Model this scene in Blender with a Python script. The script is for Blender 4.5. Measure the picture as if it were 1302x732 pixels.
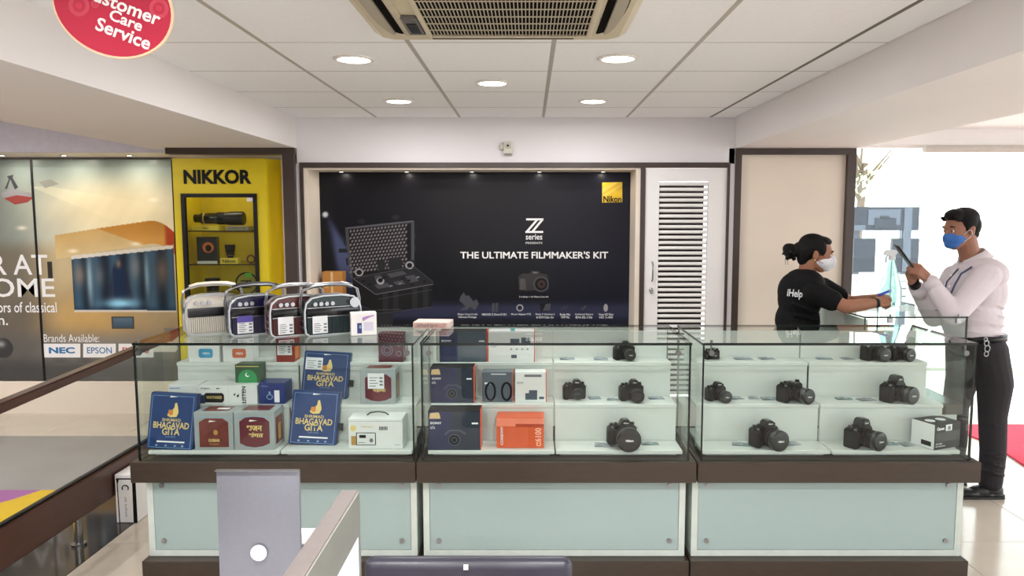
import bpy, bmesh, math, random
from mathutils import Vector, Matrix
from math import sin, cos, pi, radians as R, atan, tan
random.seed(7)
for o in list(bpy.data.objects): bpy.data.objects.remove(o)
C = bpy.context.scene.collection
SC = bpy.context.scene

# ------------------------------------------------------------------ camera, world, lights, exposure
F, CX, CY, H = 940.0, 672.5, 366.0, 1.63
PITCH = atan(89/940)
cam = bpy.data.cameras.new('camera'); camo = bpy.data.objects.new('camera', cam); C.objects.link(camo)
camo.location = (0, 0, H); camo.rotation_euler = (pi/2-PITCH, 0, 0)
cam.sensor_width = 36; cam.lens = F/1302*36; cam.shift_x = -21.5/1302; cam.clip_start = .05; cam.clip_end = 200
SC.camera = camo
SC.view_settings.view_transform = 'Standard'; SC.view_settings.look = 'None'
SC.view_settings.exposure = 0.0; SC.view_settings.gamma = 1; SC.view_settings.use_curve_mapping = False
try: SC.cycles.transparent_max_bounces = 40; SC.cycles.max_bounces = 12; SC.cycles.diffuse_bounces = 8
except Exception: pass
W = bpy.data.worlds.new('world'); SC.world = W; W.use_nodes = True
bg = W.node_tree.nodes['Background']; bg.inputs[0].default_value = (.93, .97, 1, 1); bg.inputs[1].default_value = 4.2
def area(name, loc, rot, sx, sy, power, col=(1, 1, 1), shape='RECTANGLE'):
    l = bpy.data.lights.new(name, 'AREA'); l.energy = power; l.color = col; l.shape = shape; l.size = sx
    if shape == 'RECTANGLE': l.size_y = sy
    o = bpy.data.objects.new(name, l); o.location = loc; o.rotation_euler = rot; C.objects.link(o); return o
sun = bpy.data.lights.new('sun', 'SUN'); sun.energy = 5.0; sun.angle = .03; sun.color = (1, .97, .9)
so = bpy.data.objects.new('sun', sun); so.rotation_euler = Vector((-.72, -.42, -.55)).to_track_quat('-Z', 'Y').to_euler(); so.location = (8, 12, 10); C.objects.link(so)

# ------------------------------------------------------------------ pixel -> place helpers (photo is 1302 x 732)
def ray(px, py):
    c = (px-CX)/F; u = -(py-CY)/F; cp, sp = cos(PITCH), sin(PITCH)
    return Vector((c, cp+u*sp, -sp+u*cp))
def PY(px, py, Y): d = ray(px, py); return Vector((0, 0, H))+d*(Y/d.y)
def PZ(px, py, Z): d = ray(px, py); return Vector((0, 0, H))+d*((Z-H)/d.z)

# ------------------------------------------------------------------ materials
def lin(c):
    return tuple(((v/255)/12.92 if v/255 <= .04045 else ((v/255+.055)/1.055)**2.4) for v in c[:3])+(1,)
MC = {}
def pm(name, rgb, rough=.5, metal=0, var=.06, scale=18, bump=0, spec=.5, emit=0, stretch=None):
    if name in MC: return MC[name]
    m = bpy.data.materials.new(name); m.use_nodes = True; nt = m.node_tree; b = nt.nodes['Principled BSDF']
    tc = nt.nodes.new('ShaderNodeTexCoord'); n = nt.nodes.new('ShaderNodeTexNoise'); n.inputs['Scale'].default_value = scale
    n.inputs['Detail'].default_value = 4
    if stretch:
        mp = nt.nodes.new('ShaderNodeMapping'); mp.inputs['Scale'].default_value = stretch
        nt.links.new(tc.outputs['Object'], mp.inputs[0]); nt.links.new(mp.outputs[0], n.inputs['Vector'])
    else: nt.links.new(tc.outputs['Object'], n.inputs['Vector'])
    mx = nt.nodes.new('ShaderNodeMix'); mx.data_type = 'RGBA'; c = lin(rgb)
    mx.inputs[6].default_value = tuple(max(0, v*(1-var*2)) for v in c[:3])+(1,)
    mx.inputs[7].default_value = tuple(min(1, v*(1+var*2)) for v in c[:3])+(1,)
    nt.links.new(n.outputs['Fac'], mx.inputs[0]); nt.links.new(mx.outputs[2], b.inputs['Base Color'])
    b.inputs['Roughness'].default_value = rough; b.inputs['Metallic'].default_value = metal
    b.inputs['Specular IOR Level'].default_value = spec
    if emit:
        b.inputs['Emission Color'].default_value = c; b.inputs['Emission Strength'].default_value = emit
    if bump:
        bp = nt.nodes.new('ShaderNodeBump'); bp.inputs['Strength'].default_value = bump; bp.inputs['Distance'].default_value = .01
        nt.links.new(n.outputs['Fac'], bp.inputs['Height']); nt.links.new(bp.outputs[0], b.inputs['Normal'])
    MC[name] = m; return m
def glass(name, tint, ior=1.45, rough=0.0):
    if name in MC: return MC[name]
    m = bpy.data.materials.new(name); m.use_nodes = True; nt = m.node_tree; nt.nodes.clear()
    out = nt.nodes.new('ShaderNodeOutputMaterial'); mix = nt.nodes.new('ShaderNodeMixShader')
    fr = nt.nodes.new('ShaderNodeFresnel'); fr.inputs[0].default_value = ior
    ge = nt.nodes.new('ShaderNodeNewGeometry'); iv = nt.nodes.new('ShaderNodeMath'); iv.operation = 'SUBTRACT'; iv.inputs[0].default_value = 1
    mu = nt.nodes.new('ShaderNodeMath'); mu.operation = 'MULTIPLY'   # only the outer side of the pane mirrors
    nt.links.new(ge.outputs['Backfacing'], iv.inputs[1]); nt.links.new(fr.outputs[0], mu.inputs[0]); nt.links.new(iv.outputs[0], mu.inputs[1])
    t = nt.nodes.new('ShaderNodeBsdfTransparent'); t.inputs[0].default_value = tint+(1,)
    g = nt.nodes.new('ShaderNodeBsdfGlossy'); g.inputs['Roughness'].default_value = rough
    nt.links.new(mu.outputs[0], mix.inputs[0]); nt.links.new(t.outputs[0], mix.inputs[1]); nt.links.new(g.outputs[0], mix.inputs[2])
    nt.links.new(mix.outputs[0], out.inputs[0]); MC[name] = m; return m
def vcol(name, rough=.4):
    if name in MC: return MC[name]
    m = bpy.data.materials.new(name); m.use_nodes = True; nt = m.node_tree; b = nt.nodes['Principled BSDF']
    a = nt.nodes.new('ShaderNodeVertexColor'); a.layer_name = 'print'
    nt.links.new(a.outputs[0], b.inputs['Base Color']); b.inputs['Roughness'].default_value = rough; b.inputs['Specular IOR Level'].default_value = .25; MC[name] = m; return m

G = glass('clear_glass', (.955, .985, .97)); GE = pm('glass_edge', (6, 19, 17), .2)
M_ceil = pm('ceiling_tile_white', (239, 240, 243), .8, bump=.15, var=.02, scale=40)
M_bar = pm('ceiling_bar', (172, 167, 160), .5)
M_wall = pm('wall_paint', (224, 221, 225), .7, var=.015, scale=3, bump=.03)
M_beam = pm('beam_paint', (226, 222, 222), .7, var=.015, scale=3)
M_cream = pm('cream_laminate', (226, 214, 200), .45, var=.025, scale=3)
M_brown = pm('dark_brown_frame', (62, 50, 46), .35, var=.12, scale=8)
M_band = pm('brown_laminate', (60, 50, 42), .3, var=.14, scale=60, stretch=(.25, 1, 1), bump=.04)
M_wood = pm('handrail_wood', (64, 34, 24), .3, var=.3, scale=14, stretch=(8, .6, 8))
M_frost = pm('frosted_panel', (158, 178, 177), .18, var=.02, scale=2)
M_fframe = pm('panel_frame_white', (200, 210, 204), .35)
M_white = pm('white_laminate', (204, 209, 206), .35, var=.015)
M_wht = pm('white_paint', (232, 230, 230), .4, var=.01)
M_blk = pm('black_plastic', (10, 10, 12), .42, spec=.35)
M_lens = pm('lens_black', (8, 8, 10), .3)
M_rub = pm('rubber_black', (12, 12, 13), .7, bump=.4, scale=300, spec=.3)
M_chr = pm('chrome', (165, 167, 172), .28, 1)
M_steel = pm('brushed_steel', (150, 150, 150), .3, 1)
M_ptxt = pm('white_print', (235, 235, 235), .5, var=0)
M_gold = pm('gold_print', (214, 190, 120), .4)
M_yel = pm('yellow_laminate', (214, 192, 18), .4, var=.02)
M_tag = pm('paper_label', (222, 224, 228), .6)
M_grytxt = pm('grey_print', (110, 112, 120), .5)
M_lamp = pm('lamp_diffuser', (255, 250, 240), .4, emit=9)

# ------------------------------------------------------------------ mesh helpers
class MB:
    def __init__(s): s.bm = bmesh.new()
    def box(s, x0, x1, y0, y1, z0, z1, bev=0, seg=2, mat=None):
        b = bmesh.new(); bmesh.ops.create_cube(b, size=1)
        for v in b.verts: v.co = Vector(((x0+x1)/2+v.co.x*(x1-x0), (y0+y1)/2+v.co.y*(y1-y0), (z0+z1)/2+v.co.z*(z1-z0)))
        if bev: bmesh.ops.bevel(b, geom=b.edges[:], offset=bev, segments=seg, affect='EDGES', profile=.5)
        s._add(b, mat); return s
    def _add(s, b, mat=None):
        if mat is not None: bmesh.ops.transform(b, matrix=mat, verts=b.verts)
        me = bpy.data.meshes.new('t'); b.to_mesh(me); b.free(); s.bm.from_mesh(me); bpy.data.meshes.remove(me)
    def sph(s, c, r, rot=None, u=20, v=12):
        if not hasattr(r, '__len__'): r = (r, r, r)
        b = bmesh.new(); bmesh.ops.create_uvsphere(b, u_segments=u, v_segments=v, radius=1)
        m = Matrix.Translation(c) @ (rot.to_4x4() if rot else Matrix()) @ Matrix.Diagonal((*r, 1))
        s._add(b, m); return s
    def cyl(s, p0, p1, r0, r1=None, seg=20, caps=True):
        r1 = r0 if r1 is None else r1; p0, p1 = Vector(p0), Vector(p1); d = p1-p0
        b = bmesh.new(); bmesh.ops.create_cone(b, segments=seg, radius1=r0, radius2=max(r1, 1e-5), depth=d.length, cap_ends=caps)
        m = Matrix.Translation((p0+p1)/2) @ d.to_track_quat('Z', 'Y').to_matrix().to_4x4()
        s._add(b, m); return s
    def cap(s, p0, p1, r0, r1=None, seg=16):
        r1 = r0 if r1 is None else r1
        s.cyl(p0, p1, r0, r1, seg); s.sph(p0, r0, u=seg, v=10); s.sph(p1, r1, u=seg, v=10); return s
    def chain(s, pts, rs):
        for i in range(len(pts)-1): s.cap(pts[i], pts[i+1], rs[i], rs[i+1])
        return s
    def lathe(s, prof, M=None, seg=32):   # prof: (r, z) about the z axis
        b = bmesh.new(); rings = []
        for r, z in prof:
            rings.append([b.verts.new((r*cos(2*pi*k/seg), r*sin(2*pi*k/seg), z)) for k in range(seg)])
        for i in range(len(rings)-1):
            for k in range(seg): b.faces.new((rings[i][k], rings[i][(k+1) % seg], rings[i+1][(k+1) % seg], rings[i+1][k]))
        b.faces.new(rings[0][::-1]); b.faces.new(rings[-1])
        s._add(b, M); return s
    def prism(s, pts, d, M=None, bev=0):     # pts (u, v) in the XZ plane, extruded along +Y by d
        b = bmesh.new(); f = [b.verts.new((p[0], 0, p[1])) for p in pts]; g = [b.verts.new((p[0], d, p[1])) for p in pts]
        n = len(pts); b.faces.new(f); b.faces.new(g[::-1])
        for i in range(n): b.faces.new((f[i], g[i], g[(i+1) % n], f[(i+1) % n]))
        bmesh.ops.recalc_face_normals(b, faces=b.faces)
        if bev: bmesh.ops.bevel(b, geom=b.edges[:], offset=bev, segments=2, affect='EDGES')
        s._add(b, M); return s
    def poly(s, pts):
        f = s.bm.faces.new([s.bm.verts.new(p) for p in pts]); return s
    def tube(s, pts, r, seg=10, closed=False):
        pts = [Vector(p) for p in pts]; b = bmesh.new(); rings = []; n = len(pts)
        up = Vector((0.13, .21, 1)).normalized()
        for i, p in enumerate(pts):
            t = (pts[min(i+1, n-1)]-pts[max(i-1, 0)]).normalized() if not closed else (pts[(i+1) % n]-pts[i-1]).normalized()
            a = t.cross(up).normalized(); c = t.cross(a)
            rings.append([b.verts.new(p+r*(a*cos(2*pi*k/seg)+c*sin(2*pi*k/seg))) for k in range(seg)])
        for i in range(n if closed else n-1):
            A, B = rings[i], rings[(i+1) % n]
            for k in range(seg): b.faces.new((A[k], A[(k+1) % seg], B[(k+1) % seg], B[k]))
        if not closed: b.faces.new(rings[0][::-1]); b.faces.new(rings[-1])
        s._add(b); return s
    def build(s, name, mat, parent=None, smooth=False, origin=None, voxel=0, sm=0, bevel=0, sub=0, M=None, auto=False):
        if origin is not None: bmesh.ops.translate(s.bm, vec=-Vector(origin), verts=s.bm.verts)
        if M is not None: bmesh.ops.transform(s.bm, matrix=M, verts=s.bm.verts)
        if not voxel: bmesh.ops.recalc_face_normals(s.bm, faces=s.bm.faces)
        me = bpy.data.meshes.new(name); s.bm.to_mesh(me); s.bm.free()
        for mm in (mat if isinstance(mat, (list, tuple)) else [mat]): me.materials.append(mm)
        if smooth:
            me.polygons.foreach_set('use_smooth', [True]*len(me.polygons))
            if auto:
                try: me.set_sharp_from_angle(angle=R(35))
                except Exception: pass
        o = bpy.data.objects.new(name, me); C.objects.link(o)
        if parent is not None: o.parent = parent
        if voxel:
            r = o.modifiers.new('remesh', 'REMESH'); r.mode = 'VOXEL'; r.voxel_size = voxel; r.use_smooth_shade = True
        if sm:
            q = o.modifiers.new('smooth', 'SMOOTH'); q.iterations = sm; q.factor = .5
        if bevel:
            q = o.modifiers.new('bevel', 'BEVEL'); q.width = bevel; q.segments = 2
        return o
def tag(o, label=None, cat=None, group=None, kind=None):
    for k, v in (('label', label), ('category', cat), ('group', group), ('kind', kind)):
        if v: o[k] = v
    return o
def empty(name, loc, label=None, cat=None, group=None, rz=0):
    o = bpy.data.objects.new(name, None); o.location = loc; o.rotation_euler = (0, 0, rz); o.empty_display_size = .05
    C.objects.link(o); return tag(o, label, cat, group)
def struct(name, mb, mat, parent=None, **k):
    o = mb.build(name, mat, parent, **k); o['kind'] = 'structure'; return o
def share(name, me, parent, loc, rot=(0, 0, 0), sc=(1, 1, 1)):
    o = bpy.data.objects.new(name, me); o.location = loc; o.rotation_euler = rot; o.scale = sc; o.parent = parent; C.objects.link(o); return o
def text_mesh(s, bold=0.0, depth=0.0):
    cu = bpy.data.curves.new('t', 'FONT'); cu.body = s; cu.size = 1; cu.offset = bold; cu.extrude = depth; cu.resolution_u = 3; cu.align_x = 'LEFT'
    o = bpy.data.objects.new('t', cu); C.objects.link(o)
    me = bpy.data.meshes.new_from_object(o.evaluated_get(bpy.context.evaluated_depsgraph_get()))
    bpy.data.objects.remove(o); bpy.data.curves.remove(cu); return me
def text(s, u0, v0, u1, v1, y, mat, parent, bold=.02, M=None, name='lettering', mirror=False):
    """fit a string into the box u0..u1, v0..v1 of the local XZ plane at depth y"""
    me = text_mesh(s, bold)
    if not len(me.vertices): return None
    xs = [v.co.x for v in me.vertices]; ys = [v.co.y for v in me.vertices]; a, b, c, d = min(xs), max(xs), min(ys), max(ys)
    for v in me.vertices:
        fx = (v.co.x-a)/max(b-a, 1e-6)
        v.co = Vector((u0+fx*(u1-u0), y, v0+(v.co.y-c)/max(d-c, 1e-6)*(v1-v0)))
    if M is not None: me.transform(M)
    me.materials.clear(); me.materials.append(mat); me.name = name
    o = bpy.data.objects.new(name, me); o.parent = parent; C.objects.link(o); return o
def pane(name, x0, x1, y0, y1, z0, z1, parent, mat=None, edge=None):
    b = bmesh.new(); bmesh.ops.create_cube(b, size=1)
    for v in b.verts: v.co = Vector(((x0+x1)/2+v.co.x*(x1-x0), (y0+y1)/2+v.co.y*(y1-y0), (z0+z1)/2+v.co.z*(z1-z0)))
    d = [x1-x0, y1-y0, z1-z0]; ax = d.index(min(d))
    for f in b.faces: f.material_index = 0 if abs(f.normal[ax]) > .9 else 1
    me = bpy.data.meshes.new(name); b.to_mesh(me); b.free(); me.materials.append(mat or G); me.materials.append(edge or GE)
    o = bpy.data.objects.new(name, me); C.objects.link(o); o.parent = parent; return o
def ell(cx, cz, rx, rz, n=28, a0=0, rot=0):
    return [(cx+rx*cos(a0+2*pi*k/n)*cos(rot)-rz*sin(a0+2*pi*k/n)*sin(rot), cz+rx*cos(a0+2*pi*k/n)*sin(rot)+rz*sin(a0+2*pi*k/n)*cos(rot)) for k in range(n)]

# ================================================================== SETTING
CEIL = 2.35; XL, XR, YB = -1.675, 1.485, 5.45; BZ = 2.13
# floor
M_floor = pm('beige_floor_tile', (200, 190, 177), .16, var=.05, scale=5)
M_gran = pm('dark_granite', (52, 47, 42), .07, var=.25, scale=120)
fl = struct('floor', MB().box(-8, 9, -4, 8, -.12, -.006), pm('floor_grout', (140, 130, 118), .8))
tm = MB().box(-.2985, .2985, -.2985, .2985, -.006, 0, bev=.001, seg=1).build('floor_tile', M_floor, fl); tm.location = (5.8, 3, 0)
me0 = tm.data
for i in range(0, 12):
    for j in range(0, 14):
        if abs(-1.82+.6*i-5.8) < .01 and False: continue
        share('floor_tile', me0, fl, (-1.82+.6*i, .3+.6*j-.6, 0))
tm.location = (-1.82+.6*12, .3, 0)
for i in range(5):
    for j in range(3): share('floor_tile', me0, fl, (-2.76-.6*i, 5.1+.6*j, 0))
struct('floor_kerb', MB().box(-2.44, -2.12, -1, 6.05, -.005, .002), M_gran, fl)
# floor graphic beyond the railing
mat_o = MB().box(-6.5, -2.445, .5, 5.42, -.006, .002).build('floor_mat', pm('grey_mat', (150, 148, 146), .5, var=.05, scale=4))
tag(mat_o, 'grey printed floor mat with purple and yellow curves beyond the glass railing', 'mat')
pts = [(-2.447, 3.0), (-2.447, 4.31), (-2.93, 4.31), (-3.0, 4.16), (-3.1, 4.02), (-3.3, 3.9), (-3.7, 3.8), (-3.7, 3.0)]
MB().poly([(x, y, .003) for x, y in pts]).build('yellow_print', pm('mat_yellow', (214, 176, 20), .5), mat_o)
pts = [(-2.93, 4.31), (-6, 4.31), (-6, 3.8), (-3.7, 3.8), (-3.3, 3.9), (-3.1, 4.02), (-3.0, 4.16)]
MB().poly([(x, y, .0032) for x, y in pts]).build('purple_print', pm('mat_purple', (160, 96, 158), .5), mat_o)
# red carpet at the entrance
cp = [PZ(*q, 0) for q in ((1225, 541), (1500, 541), (1500, 700), (1302, 593), (1262, 566), (1225, 552))]
car = MB(); 
b_ = bmesh.new(); vs = [b_.verts.new((p.x, p.y, .012)) for p in cp]; vb = [b_.verts.new((p.x, p.y, .001)) for p in cp]
b_.faces.new(vs); b_.faces.new(vb[::-1])
for i in range(6): b_.faces.new((vs[i], vb[i], vb[(i+1) % 6], vs[(i+1) % 6]))
car._add(b_); tag(car.build('entrance_carpet', pm('red_carpet', (205, 40, 70), .95, bump=.5, scale=200)), 'red carpet on the bright floor behind the man', 'carpet')
# ceilings
ce = struct('ceiling', MB().box(-2.74, 6.4, -3, 6.8, CEIL+.02, CEIL+.14), pm('ceiling_void', (60, 58, 56), .9))
tl = MB().box(-.2965, .2965, -.2985, .2985, 0, .018, bev=.002, seg=1)
t0 = tl.build('ceiling_tile', M_ceil, ce); ctm = t0.data; t0.location = (.4, 4.63, CEIL)
cols = [-1.397, -.797, -.197, .403, 1.003]; rows = [4.63-.6*k for k in range(1, 10)]
for x in cols:
    for y in [4.63]+rows:
        if (x, y) == (.403, 4.63): continue
        share('ceiling_tile', ctm, ce, (x, y, CEIL))
for x in cols: share('ceiling_tile', ctm, ce, (x, 5.19, CEIL), sc=(1, .86, 1))
for y in [5.19, 4.63]+rows: share('ceiling_tile', ctm, ce, (1.394, y, CEIL), sc=(.295, .86 if y == 5.19 else 1, 1))
struct('ceiling_border', MB().box(-1.74, -1.697, -1.2, 5.45, CEIL+.001, CEIL+.018), M_ceil, ce)
for x in (-1.697, -1.097, -.497, .103, .703, 1.303):
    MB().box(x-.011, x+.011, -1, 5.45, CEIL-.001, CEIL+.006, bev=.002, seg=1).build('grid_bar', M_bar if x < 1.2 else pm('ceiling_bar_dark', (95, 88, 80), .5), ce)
for y in [4.93-.6*k for k in range(0, 10)]:
    MB().box(-1.69, 1.48, y-.0022, y+.0022, CEIL-.0002, CEIL+.004).build('cross_bar', pm('cross_bar_grey', (120, 112, 104), .6), ce)
# beams
struct('beam_left', MB().box(-2.74, XL, -3, YB, BZ, CEIL+.02), M_beam)
struct('beam_right', MB().box(XR, 2.362, -3, YB+.3, BZ, CEIL+.02), M_beam)
# right hand ceiling beyond the beam with panel joints
cr = struct('ceiling_right', MB().box(2.362, 6.4, 5.02, 6.6, 2.335, 2.35), M_ceil)
struct('ceiling_panel', MB().box(2.362, 6.4, 4.0, 5.0, 2.335, 2.35), M_ceil, cr)
struct('ceiling_panel', MB().box(2.362, 6.4, -3, 3.98, 2.335, 2.35), M_ceil, cr)
struct('trim_1', MB().box(2.362, 6.4, 5.95, 6.1, 2.21, 2.335), M_wht)
# back wall: header band, white piers, frames
wb = struct('wall_back', MB().box(XL, XR, YB-.05, 6.0, 2.02, CEIL+.02), M_wall)
struct('pier', MB().box(-1.685, -1.645, YB-.05, 6.0, 0, 2.02), M_wall, wb)
struct('pier', MB().box(1.445, 1.5, YB-.05, 6.0, 0, 2.13), M_wall, wb)
# brown frame round alcove + louvred door
tr = struct('trim_2', MB().box(-1.655, 1.452, YB-.065, YB-.03, 1.99, 2.028), M_brown)
struct('frame_side', MB().box(-1.655, -1.630, YB-.065, YB-.03, 0, 1.99), M_brown, tr)
struct('frame_side', MB().box(.808, .842, YB-.065, YB+.1, 0, 1.99), M_brown, tr)
struct('frame_side', MB().box(1.433, 1.452, YB-.065, YB-.03, 0, 1.99), M_brown, tr)
al = struct('wall_alcove', MB().box(-1.66, .9, 5.78, 5.86, 0, 2.03), M_wht)
struct('reveal', MB().box(-1.632, -1.60, YB-.05, 5.78, 0, 1.99), M_cream, al)
struct('reveal', MB().box(.775, .808, YB-.05, 5.78, 0, 1.99), M_cream, al)
struct('reveal', MB().box(-1.60, .775, YB-.05, 5.78, 1.978, 2.0), M_cream, al)
# right cream panel in its brown frame
tp = struct('wall_panel_right', MB().box(1.52, 2.34, YB-.02, YB+.28, 0, 2.12), M_cream)
struct('frame_side', MB().box(1.488, 1.535, YB-.06, YB+.0, 0, 2.128), M_brown, tp)
struct('frame_side', MB().box(2.302, 2.362, YB-.06, YB+.3, 0, 2.128), M_brown, tp)
struct('frame_top', MB().box(1.535, 2.302, YB-.06, YB+.0, 2.085, 2.128), M_brown, tp)
# brown lintel + jamb round the yellow lens cabinet
tq = struct('trim_3', MB().box(-2.60, -1.675, YB-.10, YB-.02, 2.085, 2.13), M_brown)
struct('frame_side', MB().box(-1.765, -1.682, YB-.10, YB-.02, 0, 2.085), M_brown, tq)
struct('reveal', MB().box(-1.80, -1.745, YB-.02, 5.95, 0, 2.1), M_cream, tq)
# left recess: bulkhead, soffit, back wall
struct('wall_bulkhead_left', MB().box(-8, -2.6, 5.62, 5.66, 2.12, 2.6), pm('bulkhead_lilac', (188, 184, 192), .7))
struct('ceiling_soffit_left', MB().box(-8, -1.66, 5.66, 6.3, 2.12, 2.15), M_cream)
struct('wall_left', MB().box(-8, -1.6, 6.13, 6.25, -.1, 2.2), pm('left_wall', (190, 186, 180), .7))
struct('baseboard_left', MB().box(-8, -1.7, 6.06, 6.13, 0, .275), M_cream)
struct('wall_far_left', MB().box(-8.1, -8, -3, 6.3, -.1, 2.6), M_wall)
struct('ceiling_left', MB().box(-8, -2.74, -3, 5.62, 2.5, 2.6), M_beam)

struct('wall_front_added', MB().box(-8.1, 6.4, -3.1, -3, -.1, 2.6), M_wall)  # unseen wall, added to keep bright reflections off the dark surfaces
# louvred door (slats are parts)
dr = struct('door_1', MB().box(.842, .945, YB-.05, YB-.015, .02, 1.985).box(1.302, 1.433, YB-.05, YB-.015, .02, 1.985)
            .box(.945, 1.302, YB-.05, YB-.015, 1.895, 1.985).box(.945, 1.302, YB-.05, YB-.015, .02, .30), M_wht)
MB().box(.945, 1.302, YB+.09, YB+.1, .30, 1.895).build('door_shade_sheet', pm('door_shadow', (38, 32, 28), .9), dr)  # dark sheet: the shade between the slats is put into its colour
sl = MB().box(-.1785, .1785, -.012, .012, -.0105, .0105, bev=.003, seg=1, mat=Matrix.Rotation(R(-18), 4, 'X')).build('slat', M_wht, dr)
sl.location = (1.1235, YB-.024, .33); n_sl = 41
for k in range(1, n_sl): share('slat', sl.data, dr, (1.1235, YB-.024, .33+k*(1.875-.33)/(n_sl-1)))
p = PY(829, 345, YB-.05)
hd = MB().tube([(p.x, p.y, p.z-.07), (p.x, p.y-.03, p.z-.055), (p.x, p.y-.035, p.z), (p.x, p.y-.03, p.z+.055), (p.x, p.y, p.z+.07)], .006).build('door_handle', M_chr, dr, smooth=True)
MB().cyl((p.x-.005, p.y, p.z-.135), (p.x-.005, p.y-.015, p.z-.135), .016).sph((p.x-.005, p.y-.015, p.z-.15), .012).build('door_lock', M_chr, dr, smooth=True)

# window wall to the right
wn = struct('window_1', MB().box(2.362, 6.4, 6.0, 6.06, 2.19, 2.21).box(6.34, 6.4, 6.0, 6.06, 0, 2.21).box(2.362, 2.40, 6.0, 6.06, 0, 2.19), M_wht)
pane('window_glass', 2.40, 6.34, 6.025, 6.035, .0, 2.19, wn)
p = PY(1175, 193, 5.93)
bl = MB().cyl((p.x, 5.93, 2.175), (6.3, 5.93, 2.175), .03).build('roller_blind', pm('blind_grey', (190, 186, 180), .6)); tag(bl, 'rolled-up grey blind along the top of the bright window', 'blind')

# outside
struct('ground_outside', MB().box(-8, 40, 8.001, 60, -.2, -.1).box(9.001, 40, -20, 8, -.2, -.1), pm('pale_concrete', (205, 200, 192), .9))
def sheet_thing(name, label, cat, boxes, mat, group=None, parts=()):
    mb = MB()
    for b in boxes: mb.box(*b)
    o = mb.build(name, mat); tag(o, label, cat, group)
    for nm, bx, m in parts:
        MB().box(*bx).build(nm, m, o)
    return o
Yh = 8.6
a, b = PY(1086, 263, Yh), PY(1168, 293, Yh); c1, d1 = PY(1086, 303, Yh), PY(1112, 346, Yh); c2, d2 = PY(1135, 303, Yh), PY(1167, 346, Yh)
Mh = pm('signboard_blue_grey', (30, 44, 62), .4, var=.15); Ml = pm('signboard_pale', (92, 104, 122), .4); 
def pb(x0, y0, x1, y1, Y, t=.03): q, w = PY(x0, y0, Y), PY(x1, y1, Y); return (q.x, w.x, Y-t, Y, w.z, q.z)
hb = empty('signboard', (PY(1127, 330, Yh).x, Yh, -.1), 'dark blue-grey signboard on posts seen through the window', 'sign')
L0 = hb.location.copy()
MB().box(a.x, b.x, Yh, Yh+.05, b.z, a.z).build('board', Mh, hb, origin=L0)
MB().box(c1.x, d1.x, Yh, Yh+.05, d1.z, c1.z).build('board', Mh, hb, origin=L0)
MB().box(c2.x, d2.x, Yh, Yh+.05, d2.z, c2.z).build('board', Mh, hb, origin=L0)
for x in (1091, 1154): q = PY(x, 300, Yh); MB().box(q.x-.04, q.x+.04, Yh+.05, Yh+.12, -.1, a.z).build('post', Ml, hb, origin=L0)
MB().box(*pb(1104, 266, 1144, 286, Yh, .01)).build('pale_panel', Ml, hb, origin=L0)
MB().box(*pb(1112, 277, 1138, 291, Yh, .02)).box(*pb(1119, 274, 1130, 278, Yh, .02)).build('car_picture', Mh, hb, origin=L0)
MB().box(*pb(1150, 264, 1156, 345, Yh, .012)).build('strip', Ml, hb, origin=L0)
MB().box(*pb(1086, 286, 1100, 293, Yh, .01)).build('pale_panel', Ml, hb, origin=L0)
fe = empty('slatted_fence', (PY(1130, 365, 8.0).x, 8.0, -.1), 'white slatted fence outside the window behind the sanitizer bottle', 'fence'); L0 = fe.location.copy()
for k, y in enumerate((349, 358, 368, 378, 388)):
    q, w = PY(1070, y, 8.0), PY(1240, y+7.6, 8.0)
    MB().box(q.x, w.x+.6, 8.0, 8.03, w.z, q.z).build('slat', M_wht, fe, origin=L0)
for x in (1088, 1165): q = PY(x, 360, 8.0); MB().box(q.x-.03, q.x+.03, 8.03, 8.08, -.1, PY(1088, 350, 8).z).build('post', M_wht, fe, origin=L0)
# faint tree far outside
tr_ = empty('tree', (7.0, 16, -.1), 'pale sunlit tree far outside the top of the window', 'tree'); L0 = tr_.location.copy()
mb = MB(); rr = random.Random(3)
for k in range(260):
    q = PY(1115+rr.gauss(0, 24), 232+rr.gauss(0, 16), 16+rr.uniform(-.8, .8))
    if q.z < 1.8: continue
    n = Vector((rr.uniform(-1, 1), rr.uniform(-1, 1), rr.uniform(-1, 1))).normalized(); t = n.orthogonal().normalized(); u = n.cross(t); s_ = rr.uniform(.03, .08)
    mb.poly([q+t*s_*1.6, q+u*s_*.6, q-t*s_*1.6, q-u*s_*.6])
mb.build('foliage', pm('leaf_green', (196, 214, 178), .6), tr_, origin=L0)['kind'] = 'stuff'
mb = MB().cyl((7.0, 16, -.1), (7.2, 16, 2.8), .13, .06)
for k in range(9): aa = rr.uniform(0, 6.28); mb.cyl((7.1, 16, 2.0+.1*k), (7.1+cos(aa)*.7, 16+sin(aa)*.5, 2.7+.15*k), .035, .01, 8)
mb.build('trunk', pm('bark', (110, 95, 80), .9), tr_, origin=L0)

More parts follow.
